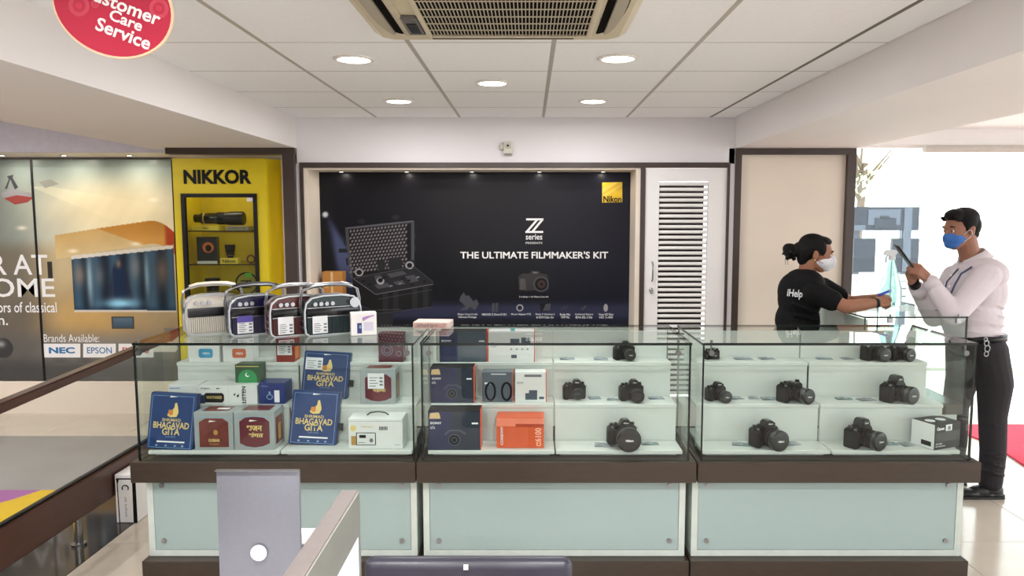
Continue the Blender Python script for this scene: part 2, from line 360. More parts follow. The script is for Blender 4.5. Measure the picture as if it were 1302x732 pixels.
# ================================================================== CEILING FIXTURES
def downlight(px, py, label, r=.075, on=60):
    q = PZ(px, py, CEIL-.004); o = empty('ceiling_light', (q.x, q.y, CEIL), label, 'light', 'round recessed ceiling lights')
    MB().lathe([(r+.018, 0), (r+.016, -.006), (r, -.008), (r-.002, -.001)]).build('trim_ring', pm('light_ring', (232, 228, 222), .4), o, smooth=True)
    MB().lathe([(r-.001, -.001), (r-.001, -.005), (.01, -.007)]).build('diffuser', M_lamp, o, smooth=True)
    l = area('lamp_light', (q.x, q.y, CEIL-.02), (0, 0, 0), r*1.8, 0, on, (1, .98, .96), 'DISK'); return o
LW = 8
downlight(450, 76, 'round ceiling light left of the air conditioner', on=LW)
downlight(507, 129, 'round ceiling light nearest the back wall on the left', on=LW)
downlight(626, 106, 'round ceiling light in the middle, just in front of the air conditioner', on=LW)
downlight(754, 129, 'round ceiling light nearest the back wall on the right', on=LW)
downlight(786, 75, 'round ceiling light right of the air conditioner corner', on=LW)
def spot(x, y, z, label, group, p=1.5):
    o = empty('spotlight', (x, y, z), label, 'light', group)
    MB().lathe([(.028, 0), (.027, -.004), (.02, -.005), (.02, -.001)]).build('trim_ring', M_chr, o, smooth=True)
    MB().lathe([(.019, -.001), (.019, -.004), (.003, -.005)]).build('diffuser', M_lamp, o, smooth=True)
    area('spot_light', (x, y, z-.01), (0, 0, 0), .03, 0, p, (1, .9, .75), 'DISK')
for k, (px, nm) in enumerate(((434, 'leftmost'), (517, 'second from the left'), (600, 'middle'), (686, 'fourth from the left'), (767, 'rightmost'))):
    q = PY(px, 215.5, 5.62); spot(q.x, 5.62, 1.978, nm+' small spotlight in the alcove soffit above the dark poster', 'alcove spotlights', .35)
for px, nm in ((5, 'leftmost'), (83, 'middle'), (166, 'right-hand')):
    q = PY(px, 196.5, 5.9); spot(q.x, 5.88, 2.12, nm+' small spotlight above the home cinema mural', 'mural spotlights', 1.6)
# unseen ceiling lights, added to light the shop from behind the camera
for x in (-.8, .4):
    for y in (.9, -.6, -2.0):
        o = empty('ceiling_light', (x, y, CEIL), '%s-row unseen added ceiling light behind the viewpoint on the %s' % ({.9: 'first', -.6: 'middle', -2.0: 'last'}[y], 'left' if x < 0 else 'right'), 'light', 'unseen ceiling lights added behind the viewpoint')
        MB().lathe([(.09, 0), (.09, -.006), (.01, -.008)]).build('diffuser', M_lamp, o)
        area('lamp_light', (x, y, CEIL-.02), (0, 0, 0), .14, 0, 30, (1, .98, .96), 'DISK')
# unseen ceiling lights, added to brighten the left part of the shop
for x, y in ((-4.2, 3.6), (-3.4, 1.2), (-5.6, 3.6)):
    o = empty('ceiling_light', (x, y, 2.5), '%s unseen added round ceiling light over the stairwell side' % {-4.2: 'middle', -3.4: 'nearest', -5.6: 'leftmost'}[x], 'light', 'unseen ceiling lights added over the stairwell')
    MB().lathe([(.09, 0), (.09, -.006), (.01, -.008)]).build('diffuser', M_lamp, o)
    area('lamp_light', (x, y, 2.48), (0, 0, 0), .14, 0, 45, (1, .98, .96), 'DISK')

# air conditioner (ceiling cassette)
AX, AY = -.109, 2.50
ac = empty('air_conditioner', (AX, AY, CEIL), 'cream ceiling cassette air conditioner with a dark central grille', 'air conditioner')
M_ac = pm('ac_plastic', (204, 194, 168), .4, var=.03)
hw = .488
fr = MB()
Zt, Zb = -.002, -.03
def octo(w, c): return [(-w+c, -w), (w-c, -w), (w, -w+c), (w, w-c), (w-c, w), (-w+c, w), (-w, w-c), (-w, -w+c)]
b_ = bmesh.new(); o1 = [b_.verts.new((x, y, Zt)) for x, y in octo(hw, .03)]; o2 = [b_.verts.new((x, y, Zb)) for x, y in octo(hw-.035, .04)]
gx0, gx1, gy0, gy1 = -.255, .325, -.36, .36
for i in range(8): b_.faces.new((o1[i], o1[(i+1) % 8], o2[(i+1) % 8], o2[i]))
b_.faces.new(o1[::-1]); b_.faces.new(o2); fr._add(b_)
fr.build('panel', M_ac, ac)
MB().box(gx0, gx1, gy0, gy1, Zb-.003, Zb-.001).build('grille_backing', pm('ac_dark', (16, 13, 12), .95, spec=.1), ac)
g = MB()
for k in range(47): x = gx0+(gx1-gx0)*k/46; g.box(x-.0019, x+.0019, gy0, gy1, Zb-.009, Zb-.006)
gg = g.build('grille_bars', pm('ac_bar', (176, 168, 150), .5), ac); gg['kind'] = 'stuff'
for k in range(9): y = gy0+(gy1-gy0)*k/8; MB().box(gx0, gx1, y-.0025, y+.0025, Zb-.011, Zb-.008).build('grille_rib', pm('ac_rib', (190, 180, 158), .5), ac)
for bx in ((gx0-.018, gx0, gy0-.018, gy1+.018), (gx1, gx1+.018, gy0-.018, gy1+.018), (gx0, gx1, gy1, gy1+.018), (gx0, gx1, gy0-.018, gy0)):
    MB().box(*bx, Zb-.012, Zb, bev=.003).build('grille_frame', M_ac, ac)
for s_ in (-1, 1):     # side outlets with curved vane
    x = s_*.385
    MB().prism([(x+s_*.02*q[0], q[1]) for q in ((0, 0), (1, 0), (1, .001), (0, .001))], .001)
    pts = [(x-s_*.025, -.36), (x-s_*.025, .36)]+[(x-s_*.025+s_*.075*cos(t), .36*sin(t)) for t in [pi/2*(1-k/8)-0 for k in range(1, 16)]]
    mb = MB(); mb.bm.faces.new([mb.bm.verts.new((p_[0], p_[1], Zb-.0015)) for p_ in pts]); mb.build('outlet', pm('ac_dark', (26, 22, 20), .9), ac)
    pts = [(x+s_*.002, -.33), (x+s_*.002, .33)]+[(x+s_*.002+s_*.04*cos(t), .33*sin(t)) for t in [pi/2*(1-k/8) for k in range(1, 16)]]
    b_ = bmesh.new(); A_ = [b_.verts.new((p_[0], p_[1], Zb-.004)) for p_ in pts]; B_ = [b_.verts.new((p_[0], p_[1], Zb-.012)) for p_ in pts]
    b_.faces.new(A_); b_.faces.new(B_[::-1])
    for i in range(len(pts)): b_.faces.new((A_[i], B_[i], B_[(i+1) % len(pts)], A_[(i+1) % len(pts)]))
    mb = MB(); mb._add(b_); mb.build('vane', pm('ac_vane', (168, 160, 142), .4), ac)
    MB().box(min(x-s_*.03, x-s_*.055), max(x-s_*.03, x-s_*.055), -.36, .36, Zb-.008, Zb, bev=.002).build('rail', pm('ac_rib', (190, 180, 158), .5), ac)
MB().box(-.26, .28, .405, .425, Zb-.006, Zb+.002).build('front_vane', pm('ac_dark2', (90, 82, 72), .6), ac)
MB().box(-.335, -.275, .10, .34, Zb-.012, Zb, bev=.01).build('display', pm('ac_grey', (96, 94, 92), .4), ac)
MB().box(-.322, -.288, .17, .30, Zb-.015, Zb-.010).build('display_window', M_blk, ac)
Mt = Matrix.Translation((.36, .12, Zb-.004)) @ Matrix.Rotation(R(90), 4, 'Z') @ Matrix.Rotation(R(-90), 4, 'X') @ Matrix.Diagonal((1, 1, 1, 1))
text('ZEN', 0, 0, .07, .028, 0, M_grytxt, ac, M=Mt)

# hanging oval sign
def oval_sign():
    Ys = 2.0; c = PY(143, 8, Ys)
    o = empty('hanging_sign', c, 'pink-red oval customer care sign hanging from the ceiling, tilted', 'sign')
    sc = Ys/F*1.0
    rot = Matrix.Rotation(R(21), 4, 'Y')
    rim = ell(0, 0, 76*sc, 61*sc, 48); inn = ell(0, 0, 73.5*sc, 58.5*sc, 48)
    MB().prism(rim, .006, rot @ Matrix.Translation((0, 0, 0))).build('rim', pm('sign_cream', (238, 205, 170), .4), o)
    MB().prism(inn, .002, rot @ Matrix.Translation((0, -.002, 0))).build('face', pm('sign_red', (184, 36, 66), .25, var=.12, scale=4), o)
    for (x, z, r_) in ((-38, -14, 13), (-20, -5, 5), (55, 18, 12), (40, 34, 6)):
        for k, cc in ((1, (200, 66, 88)), (.62, (184, 38, 66)), (.3, (200, 60, 82))):
            MB().prism(ell(x*sc, z*sc, r_*k*sc, r_*k*sc, 20), .0004, rot @ Matrix.Translation((0, -.0028-.0004*(1-k), 0))).build('ring_print', pm('sign_ring%d' % int(k*100), cc, .3), o)
    for s, x0, z0, x1, z1 in (('Customer', -42, -2.5, 61, 14), ('Care', 1, -16.7, 43, -3.0), ('Service', -11, -34.5, 59, -18)):
        text(s, x0*sc, z0*sc, x1*sc, z1*sc, -.004, M_ptxt, o, .022, M=rot)
    for x in (-45, 40): q = rot @ Vector((x*sc, .003, 48*sc)); MB().cyl(q, (q.x, q.y, CEIL-c.z), .0012, seg=6).build('hanging_wire', M_steel, o)
oval_sign()

# wall camera box
q = PY(645.5, 189, YB-.05); o = empty('security_camera', (q.x, q.y, q.z), 'small square off-white security camera on the wall above the poster', 'camera')
MB().box(-.03, .035, -.03, 0, -.05, .05, bev=.006).build('housing', pm('cam_beige', (200, 196, 184), .4), o)
MB().box(-.02, .026, -.036, -.03, .0, .035, bev=.002).build('face_plate', pm('cam_grey', (178, 175, 166), .3), o)
MB().cyl((.002, -.03, .018), (.002, -.045, .018), .008).build('lens', M_blk, o, smooth=True, auto=True)
MB().sph((-.045, -.014, .01), (.018, .014, .022)).build('side_knob', pm('cam_beige', (200, 196, 184), .4), o, smooth=True)
MB().box(-.025, .028, -.034, -.03, -.045, -.036).build('slot', M_grytxt, o)

# ================================================================== PRINTED WALL GRAPHICS
def print_sheet(name, px0, px1, py0, py1, Y, nx, ny, fn, t=.008, rough=.35, parent=None, x0=None, x1=None):
    """flat printed sheet standing at depth Y; fn(photo x, photo y) gives its printed colour"""
    A, B = PY((px0+px1)/2, py0, Y), PY((px0+px1)/2, py1, Y)
    x0 = PY(px0, (py0+py1)/2, Y).x if x0 is None else x0; x1 = PY(px1, (py0+py1)/2, Y).x if x1 is None else x1
    vs = []; fs = []; cs = []
    for j in range(ny+1):
        for i in range(nx+1):
            vs.append((x0+(x1-x0)*i/nx, Y-t, B.z+(A.z-B.z)*j/ny)); cs.extend(lin(fn(px0+(px1-px0)*i/nx, py1+(py0-py1)*j/ny)))
    for j in range(ny):
        for i in range(nx):
            a_ = j*(nx+1)+i; fs.append((a_, a_+1, a_+nx+2, a_+nx+1))
    n = len(vs); bk = [(x0, Y, B.z), (x1, Y, B.z), (x1, Y, A.z), (x0, Y, A.z)]; vs += bk; cs += list(lin((30, 30, 30)))*4
    bl_, br_, tl_, tr__ = 0, nx, ny*(nx+1), ny*(nx+1)+nx
    fs += [(n, n+3, n+2, n+1), (bl_, n, n+1, br_), (tl_, tr__, n+2, n+3), (bl_, tl_, n+3, n), (br_, n+1, n+2, tr__)]
    me = bpy.data.meshes.new(name); me.from_pydata(vs, [], fs)
    ca = me.color_attributes.new('print', 'FLOAT_COLOR', 'POINT'); ca.data.foreach_set('color', cs)
    me.materials.append(vcol('print_%g' % rough, rough)); o = bpy.data.objects.new(name, me); C.objects.link(o)
    if parent: o.parent = parent
    return o
def art(pts, Y, name, mat, parent, t=.0085):
    mb = MB()
    for pl in pts: mb.poly([PY(x, y, Y)-Vector((0, t*1.0, 0)) for x, y in pl])
    return mb.build(name, mat, parent)
def ptext(s, x0, y0, x1, y1, Y, mat, parent, bold=.02, t=.0095):
    a_, b_ = PY(x0, (y0+y1)/2, Y), PY(x1, (y0+y1)/2, Y); c_, d_ = PY((x0+x1)/2, y0, Y), PY((x0+x1)/2, y1, Y)
    return text(s, a_.x, d_.z, b_.x, c_.z, Y-t, mat, parent, bold)
def pell(cx, cy, rx, ry, n=20): return [(cx+rx*cos(2*pi*k/n), cy+ry*sin(2*pi*k/n)) for k in range(n)]
def mix(a, b, t): t = max(0, min(1, t)); return tuple(a[i]*(1-t)+b[i]*t for i in range(3))
def sst(e0, e1, x): t = max(0, min(1, (x-e0)/(e1-e0))); return t*t*(3-2*t)

YP = 5.70
def navy(x, y):
    c = mix((9, 9, 17), (15, 16, 34), sst(620, 780, x)*.8)
    c = mix(c, (40, 42, 66), sst(378, 392, y)*(1-sst(398, 412, y))*(.25+.75*sst(430, 520, x)))
    # beam of the printed torch
    if y > 268:
        ax = 416+(y-270)*.14; bx = 416+(y-270)*.62
        if y > 250: c = mix(c, (86, 98, 140), sst(-4, 8, x-ax)*(1-sst(-6, 6, x-bx))*(1-sst(330, 400, y))*.75)
    d = math.hypot(x-415, y-272); c = mix(c, (200, 205, 215), 1-sst(2, 5, d))
    return c
poster = print_sheet('poster', 404, 804, 219, 416, YP, 240, 120, navy)
tag(poster, 'large dark navy poster of a filmmaking kit filling the alcove', 'poster')
MB().box(PY(404, 300, YP).x, PY(804, 300, YP).x, YP, 5.78, PY(600, 416, YP).z, PY(600, 219, YP).z).build('backing', M_blk, poster)
ed = MB().box(-1.60, .775, 5.56, 5.78, 0, PY(600, 416.5, 5.56).z-.0).build('ledge', M_white, al); ed['kind'] = 'structure'
LEDZ = PY(600, 416.5, 5.56).z
P_ = lambda n, c: pm('ink_'+n, c, .5, var=.02, spec=.25)
k1, k2, k3, k4 = P_('black', (7, 7, 9)), P_('charcoal', (30, 30, 34)), P_('grey', (66, 66, 72)), P_('light', (150, 148, 152))
# case lid, body
art([[(440, 290), (526, 281), (527, 338), (448, 352)]], YP, 'case_lid_print', k1, poster)
art([[(439, 289), (525, 280), (527, 283), (441, 292)], [(523, 281), (527, 281), (527, 338), (523, 338)], [(439, 289), (443, 289), (449, 352), (445, 352)]], YP, 'lid_rim_print', k3, poster, .009)
for pl_ in [[(431, 316), (442, 316), (442, 321), (431, 321)], [(438, 305), (443, 305), (443, 311), (438, 311)], [(440, 328), (445, 328), (446, 337), (441, 337)], [(524, 296), (529, 296), (529, 304), (524, 304)], [(524, 312), (529, 312), (529, 320), (524, 320)]]+[pell(460, 281, 5, 3), pell(503, 276, 5, 3)]: art([pl_], YP, 'latch_print', k2, poster, .0088)
eg = []; eg2 = []
for j in range(13):
    for i in range(17):
        x = 446+i*4.4+(j % 2)*2.2; y = 294-(x-446)*.11+j*4.3
        if x > 517: continue
        eg.append([(x-1.6, y+.6), (x+.2, y-2.0), (x+2.0, y-.7), (x+.1, y+2.0)])
art(eg, YP, 'foam_print', P_('foam', (112, 104, 110)), poster, .0092)
art([[(447, 352), (527, 338), (551, 358), (551, 362), (478, 374), (449, 358)]], YP, 'case_tray_print', k2, poster, .0094)
art([[(449, 356), (478, 374), (551, 361), (549, 390), (520, 393), (482, 398), (452, 385)]], YP, 'case_body_print', P_('body', (13, 13, 16)), poster, .0096)
art([[(x, 374-(x-480)*.16), (x+7, 373-(x-480)*.16), (x+7, 396-(x-480)*.1), (x, 397-(x-480)*.1)] for x in (487, 500, 524, 538)], YP, 'case_rib_print', k2, poster, .0099)['kind'] = 'stuff'
art([[(x+dx, y+dy) for dx, dy in q_] for (x, y, q_) in ((470, 352, ((0, 0), (14, -3), (18, 3), (3, 6))), (492, 348, ((0, 0), (20, -4), (26, 0), (5, 5))), (515, 351, ((0, 0), (12, -2), (18, 6), (7, 8))), (476, 362, ((0, 0), (16, -3), (22, 2), (5, 5))), (500, 358, ((0, 0), (12, -2), (16, 3), (4, 4))))], YP, 'gear_print', k3, poster, .0098)
art([[(480, 331), (490, 330), (490, 343), (481, 345)], [(494, 328), (511, 326), (512, 342), (495, 344)], [(514, 332), (528, 330), (528, 343), (515, 344)], [(466, 352), (476, 350), (479, 360), (468, 363)]], YP, 'camera_print', k2, poster, .0100)
art([pell(x, y, r, r*.9) for x, y, r in ((457, 346, 5.5), (521, 337, 5.5), (484, 357, 5))], YP, 'ring_print', k4, poster, .0103)
for pl_ in [pell(x, y, r, r*.9) for x, y, r in ((457, 346, 3.6), (521, 337, 3.4), (484, 356, 3.2))]: art([pl_], YP, 'ring_centre_print', k1, poster, .0106)
art([[(445, 395), (510, 393), (510, 397), (445, 399)], [(470, 399), (500, 398), (500, 414), (470, 414)]], YP, 'stand_print', k2, poster, .0088)
def pline(x0, y0, x1, y1, w=.8): return [(x0, y0-w/2), (x1, y1-w/2), (x1, y1+w/2), (x0, y0+w/2)]
k5 = P_('mid', (104, 104, 112))
for i, ln_ in enumerate((pline(440, 290, 526, 281), pline(447, 352, 478, 374), pline(478, 374, 551, 361), pline(447, 354, 527, 339), pline(527, 339, 551, 358), pline(481, 380, 549, 368, .6), pline(452, 385, 482, 398, .7), pline(482, 398, 549, 390, .7), pline(440, 395, 510, 393, .8))):
    art([ln_], YP, 'highlight_line', k5 if i < 3 else k3, poster, .0108)
for x, y in ((462, 357), (470, 361), (488, 353), (497, 363), (509, 360), (520, 356), (531, 352), (540, 357), (512, 353), (524, 361)):
    art([[(x-2.5, y), (x+1.5, y-1.4), (x+3, y+.4), (x-1, y+2)]], YP, 'gear_print', k5 if x % 2 else k1, poster, .0107)
# Z logo, lettering
art([[(669, 277.5), (691, 277.5), (691, 280), (669, 280)], [(668, 293.5), (690.5, 293.5), (690.5, 296), (668, 296)], [(681, 279.5), (684.5, 279.5), (672, 294), (668.5, 294)], [(687.5, 279.5), (691, 279.5), (679, 294), (675.5, 294)]], YP, 'logo_print', M_ptxt, poster, .009)
ptext('series', 668.5, 297.5, 689.5, 304.5, YP, M_ptxt, poster, .01)
ptext('PRESENTS', 668.5, 307.5, 689.5, 310, YP, M_ptxt, poster, 0)
ptext("THE ULTIMATE FILMMAKER'S KIT", 585.5, 319.5, 773, 328.5, YP, M_ptxt, poster, .02)
yq = art([[(765.5, 232), (791, 231.5), (791, 257), (765.5, 257.5)]], YP, 'yellow_logo_square', pm('logo_yellow', (226, 186, 30), .4), poster, .009)
art([[(765.5, 240), (781, 231.7), (786, 231.6), (765.5, 246)], [(765.5, 249), (791, 233), (791, 236), (767, 251)]], YP, 'logo_ray', pm('logo_yellow2', (238, 206, 90), .4), poster, .0094)
ptext('Nikon', 767, 249, 790, 257, YP, k1, poster, .03, .0098)
# printed camera
art([[(659, 351), (664, 347.5), (673, 347.5), (676, 344), (685, 344), (688, 347.5), (695, 348.5), (697, 353), (697, 368), (670, 369.5), (660, 368.5)]], YP, 'camera_body_print', P_('cb', (48, 46, 48)), poster, .009)
art([[(661, 354), (668, 354), (669, 368), (661, 368)]], YP, 'grip_print', P_('cg', (74, 70, 70)), poster, .0094)
art([pell(688, 361, 10, 10)], YP, 'lens_print', k3, poster, .0097); art([pell(688, 361, 8, 8)], YP, 'lens_ring_print', k1, poster, .0100)
art([pell(688.5, 361, 5, 5)], YP, 'glass_print', P_('cl', (60, 40, 40)), poster, .0103); art([pell(688.5, 361, 2.2, 2.2)], YP, 'glass_centre_print', k1, poster, .0106)
ptext('Nikon', 677.5, 345, 684, 347.3, YP, k4, poster, 0, .0100)
ptext('Z 6 Body + 24-70mm Lens Kit', 660, 376, 697.5, 378.6, YP, M_ptxt, poster, .0)
# accessory icons
art([[(586, 376), (590, 371), (592, 376), (596, 375), (602, 383), (606, 380), (609, 386), (604, 394), (598, 390), (594, 394), (584, 394), (592, 389), (589, 386), (584, 382)]], YP, 'gimbal_print', k3, poster, .009)
art([[(626, 385), (629, 385), (629, 396), (625, 396)], [(630.5, 385), (633.5, 385), (633, 396), (630, 396)]], YP, 'lens_pair_print', k3, poster, .009)
art([pell(661, 391, 4.5, 4.5)], YP, 'adapter_print', k4, poster, .009); art([pell(661, 391, 3, 3)], YP, 'adapter_centre_print', P_('n2', (28, 30, 48)), poster, .0094)
art([[(686, 385.5), (701, 384.5), (700, 395), (688, 396)]], YP, 'monitor_print', k1, poster, .009); art([[(694, 386), (700.5, 385.5), (699.5, 394.5), (690, 395)]], YP, 'monitor_shine_print', k3, poster, .0094)
art([[(714, 393), (717, 388), (718, 388), (715, 394)], [(718, 393), (721, 388), (722, 388), (719, 394)], [(738, 393), (744, 388), (746, 389), (742, 394)]], YP, 'battery_print', k3, poster, .009)
art([pell(770, 391, 2.8, 5)], YP, 'filter_print', k4, poster, .009)
for x0, x1, s, s2 in ((582, 607, 'Zhiyun Crane 2 with', 'Ultimate Package'), (613, 644, 'NIKKOR Z 35mm f/1.8 S', ''), (650, 675, 'Mount Adapter FTZ', ''), (681, 705, 'Ninja V Atomos 5', '& HDMI Cable 15in'), (712, 725, 'Rode Mic', 'VMP Mic'), (731, 754, 'Additional Battery', 'EN-EL15b'), (761, 780, 'Vmax ND Filter', 'ND 2-400')):
    ptext(s, x0, 398, x1, 400.8, YP, M_ptxt, poster, .0)
    if s2: ptext(s2, x0+1, 401.6, x1-1, 404.4, YP, M_ptxt, poster, .0)

# left mural "home cinema"
YM = 6.08
def fbm(x, y): return (sin(x*.11+1.3*sin(y*.07))+sin(y*.13+x*.05+2)+sin(x*.31+y*.23)*.4)/2.4
def mural(x, y):
    c = mix((140, 156, 152), (222, 216, 192), sst(205, 265, y)*(.35+.65*sst(20, 130, x)))
    c = mix(c, (236, 222, 178), math.exp(-((x-150)/70)**2-((y-268)/34)**2)*.9)
    c = mix(c, (92, 98, 94), (1-sst(-10, 60, x))*.55)
    # projector beam across the ceiling
    if 236 < y < 312 and x > 45:
        u = (x-45)/177
        if 236+u*74 > y > 232+u*30: c = mix(c, (246, 234, 196), .35*(1-u*.6))
    wall = sst(296, 322, y+ (x-70)*.02)
    cw = mix((196, 178, 140), (150, 132, 104), sst(330, 430, y))
    cw = mix(cw, (214, 170, 96), math.exp(-((x-110)/60)**2-((y-400)/28)**2)*.7)
    cw = mix(cw, (128, 124, 118), sst(412, 440, y)); cw = mix(cw, (84, 82, 78), (1-sst(20, 80, x))*.7)
    cw = mix(cw, (60, 60, 60), sst(445, 470, y)*.7)
    c = mix(c, cw, wall)
    # orange curved bulkhead
    top = 297-(x-75)*.16 if x < 135 else 287.5-(x-135)*.145
    if x > 196: top = max(top, 279+(x-196)**2*.018)
    if x > 73 and top < y < top+30-(x-75)*.01:
        t = (y-top)/30; cc = mix((198, 164, 104), (214, 190, 140), t)
        if x > 122 and y < 279+(x-122)*.36+8: cc = mix((178, 122, 44), (202, 150, 76), (y-278)/24)
        if x > 210: cc = mix(cc, (170, 66, 30), sst(210, 216, x))
        c = cc
    c = tuple(v*(1+.03*fbm(x, y)) for v in c)
    for sx, sy in ((32, 288), (95, 317), (175, 308), (200, 253)):
        c = mix(c, (255, 246, 226), math.exp(-((x-sx)/6)**2-((y-sy)/2.4)**2)*.8)
    # screen
    if 92 < x < 222.5:
        st = 327.5-(x-92)*.105; sb = 392+(x-92)*.005
        if st-4.5 < y < st: return (214, 210, 200)
        if st < y < sb:
            u = (x-92)/130; v = (y-st)/(sb-st)
            g = mix((26, 38, 52), (60, 88, 110), .5+.5*sin(u*34))
            g = mix(g, (170, 205, 218), math.exp(-((u-.17)/.03)**2-((v-.4)/.5)**2)*.8+math.exp(-((u-.73)/.025)**2-((v-.4)/.4)**2)*.6)
            g = mix(g, (146, 128, 116), math.exp(-((u-.07)/.055)**2-((v-.32)/.22)**2)*.8)       # soft pale figures, no likeness
            g = mix(g, (122, 124, 126), math.exp(-((u-.27)/.05)**2-((v-.36)/.2)**2)*.6)
            g = mix(g, (136, 136, 134), math.exp(-((u-.62)/.055)**2-((v-.25)/.22)**2)*.7)
            g = mix(g, (118, 98, 84), math.exp(-((u-.88)/.06)**2-((v-.35)/.25)**2)*.8)
            w_ = .05+.13*max(0, v-.15)
            g = mix(g, (44, 40, 58), .6*(1-sst(w_*.8, w_*1.15, abs(u-.46)))*sst(.12, .2, v)*(1-sst(.78, .84, v)))
            g = mix(g, (26, 44, 74), .9*(1-sst(.05, .07, abs(u-.46)))*sst(.2, .26, v)*(1-sst(.74, .8, v)))
            g = mix(g, (160, 130, 100), math.exp(-((u-.46)/.022)**2-((v-.17)/.07)**2)*.7)
            g = mix(g, (150, 214, 244), math.exp(-((u-.46)/.16)**2-((v-.88)/.09)**2))
            g = mix(g, (24, 50, 82), sst(.9, 1, v)*.5)
            return g
        if sb < y < sb+2.5: return (206, 200, 188)
    if 139 < x < 168 and 400 < y < 416: return mix((96, 118, 134), (60, 80, 98), (y-400)/16) if 141 < x < 166 and 402 < y < 414 else (70, 70, 66)
    if 61 < x < 67.5 and 330 < y < 352: return (52, 50, 48)
    # cream projectors printed low on the right
    if 178 < x < 222 and 430 < y < 446 and ((x-200)/22)**2+((y-441)/10)**2 < 1: return (214, 212, 204)
    if 206 < x < 222 and 415 < y < 424: return (122, 118, 112)
    if ((x+2)/13)**2+((y-441)/13)**2 < 1: return mix((60, 60, 60), (150, 152, 152), math.exp(-((x+4)/5)**2-((y-436)/4)**2))
    if 165 < y-270 < 190 and x > 60: c = mix(c, (70, 72, 70), .25+.2*sin(x*.2))
    return c
x1m = PY(222, 340, YM).x+.06
mur = print_sheet('wall_mural', -120, 224, 203, 483, YM, 500, 300, mural, rough=.3)
tag(mur, 'large home cinema mural of glass panels beyond the railing on the left', 'mural')
a_, b_ = PY(-120, 340, YM), PY(224, 340, YM)
MB().box(a_.x, b_.x, YM, 6.13, PY(50, 483, YM).z, PY(50, 203, YM).z).build('backing', M_blk, mur)
xj = PY(49, 343, YM).x; MB().box(xj-.009, xj+.009, YM-.012, YM-.008, PY(50, 483, YM).z, PY(50, 203, YM).z).build('panel_joint', M_blk, mur)
ptext('R AT', -10, 323.5, 61.5, 349, YM, M_ptxt, mur, .01); ptext('HOME', -38, 353.5, 70.5, 377.5, YM, M_ptxt, mur, .01)
ptext('ors of classical', -2, 383.5, 73, 397, YM, M_ptxt, mur, .01); ptext('n.', -1, 404, 11, 413, YM, M_ptxt, mur, .01)
ptext('Brands Available:', 56.5, 424.5, 127, 434.5, YM, M_ptxt, mur, .0)
for x0, x1, s, cc in ((56, 103, 'NEC', (40, 110, 165)), (106.5, 148, 'EPSON', (40, 110, 165)), (151.5, 196, 'BenQ', (200, 60, 50))):
    art([[(x0, 436.5), (x1, 436.5), (x1, 454), (x0, 454)]], YM, 'brand_panel', M_ptxt, mur, .009)
    ptext(s, x0+(7 if x1-x0 > 45 else 5), 441, x1-(7 if x1-x0 > 45 else 5), 449, YM, pm('ink_%s' % s.lower(), cc), mur, .04 if s == 'NEC' else .01, .0098)
# printed ceiling projector (top left of the mural)
art([[(2, 246), (16, 240), (44, 246), (44, 250), (22, 257), (6, 252)]], YM, 'projector_print', k4, mur, .009)
art([[(6, 252), (22, 248), (44, 251), (36, 257), (20, 260)]], YM, 'projector_red_print', P_('red', (150, 66, 62)), mur, .0094)
art([[(10, 224), (18, 222), (17, 226), (24, 238), (20, 241), (14, 228), (10, 240), (7, 240), (12, 228)]], YM, 'projector_mount_print', k3, mur, .009)
art([[(50, 231), (66, 228), (76, 234), (58, 239)]], YM, 'vent_print', P_('vent', (150, 152, 142)), mur, .009)

# ================================================================== LENS CABINET (yellow)
YC = 5.45
cl = empty('lens_cabinet', (-2.27, 5.6, 0), 'tall yellow lens display cabinet with a black framed glass front', 'cabinet'); L0 = cl.location.copy()
xa, xb = -2.60, -1.925
oA, oB = PY(229, 246, YC), PY(327, 246, YC); ox0, ox1, oz1, oz0 = -2.545, -1.99, PY(280, 246, YC).z, .75
xr = -1.80
MB().box(xa, ox0, YC, YC+.02, 0, 2.062).box(ox1, xb, YC, YC+.02, 0, 2.062).box(ox0, ox1, YC, YC+.02, oz1, 2.062).box(ox0, ox1, YC, YC+.02, 0, oz0).build('front_panel', M_yel, cl, origin=L0)
mb = MB(); mb.prism([(xa, 0), (xa+.02, 0), (xa+.02, 2.062), (xa, 2.062)], .42, Matrix.Translation((0, YC+.02, 0))); mb.build('side_panel', M_yel, cl, origin=L0)
b_ = bmesh.new(); q = [(xb, YC), (xr, YC+.17), (xr, YC+.44), (xb-.02, YC+.44), (xb-.02, YC+.001)]
lo = [b_.verts.new((x, y, 0)) for x, y in q]; hi = [b_.verts.new((x, y, 2.06)) for x, y in q]; b_.faces.new(lo[::-1]); b_.faces.new(hi)
for i in range(5): b_.faces.new((lo[i], lo[(i+1) % 5], hi[(i+1) % 5], hi[i]))
mb = MB(); mb._add(b_); mb.build('chamfered_side', pm('yellow_bright', (232, 206, 22), .4, var=.02), cl, origin=L0)
MB().box(xa+.02, xb-.02, YC+.40, YC+.44, 0, 2.06).build('back_panel', pm('yellow_back', (205, 184, 34), .5), cl, origin=L0)
area('cabinet_fill_light', (-2.27, YC+.10, 1.985), (0, 0, 0), .4, .02, 1.2, (1, .95, .85)).parent = None  # fill lamp added to brighten the cabinet interior
MB().box(-2.47, -2.07, YC+.09, YC+.11, 1.988, 2.0).build('added_fill_strip', M_lamp, cl, origin=L0)  # glowing strip added to go with the fill lamp
MB().box(xa+.02, xb-.02, YC+.02, YC+.40, 2.0, 2.06).build('top_panel', M_yel, cl, origin=L0)
MB().box(xa+.02, xb-.02, YC+.02, YC+.40, oz0-.02, oz0).build('bottom_panel', M_yel, cl, origin=L0)
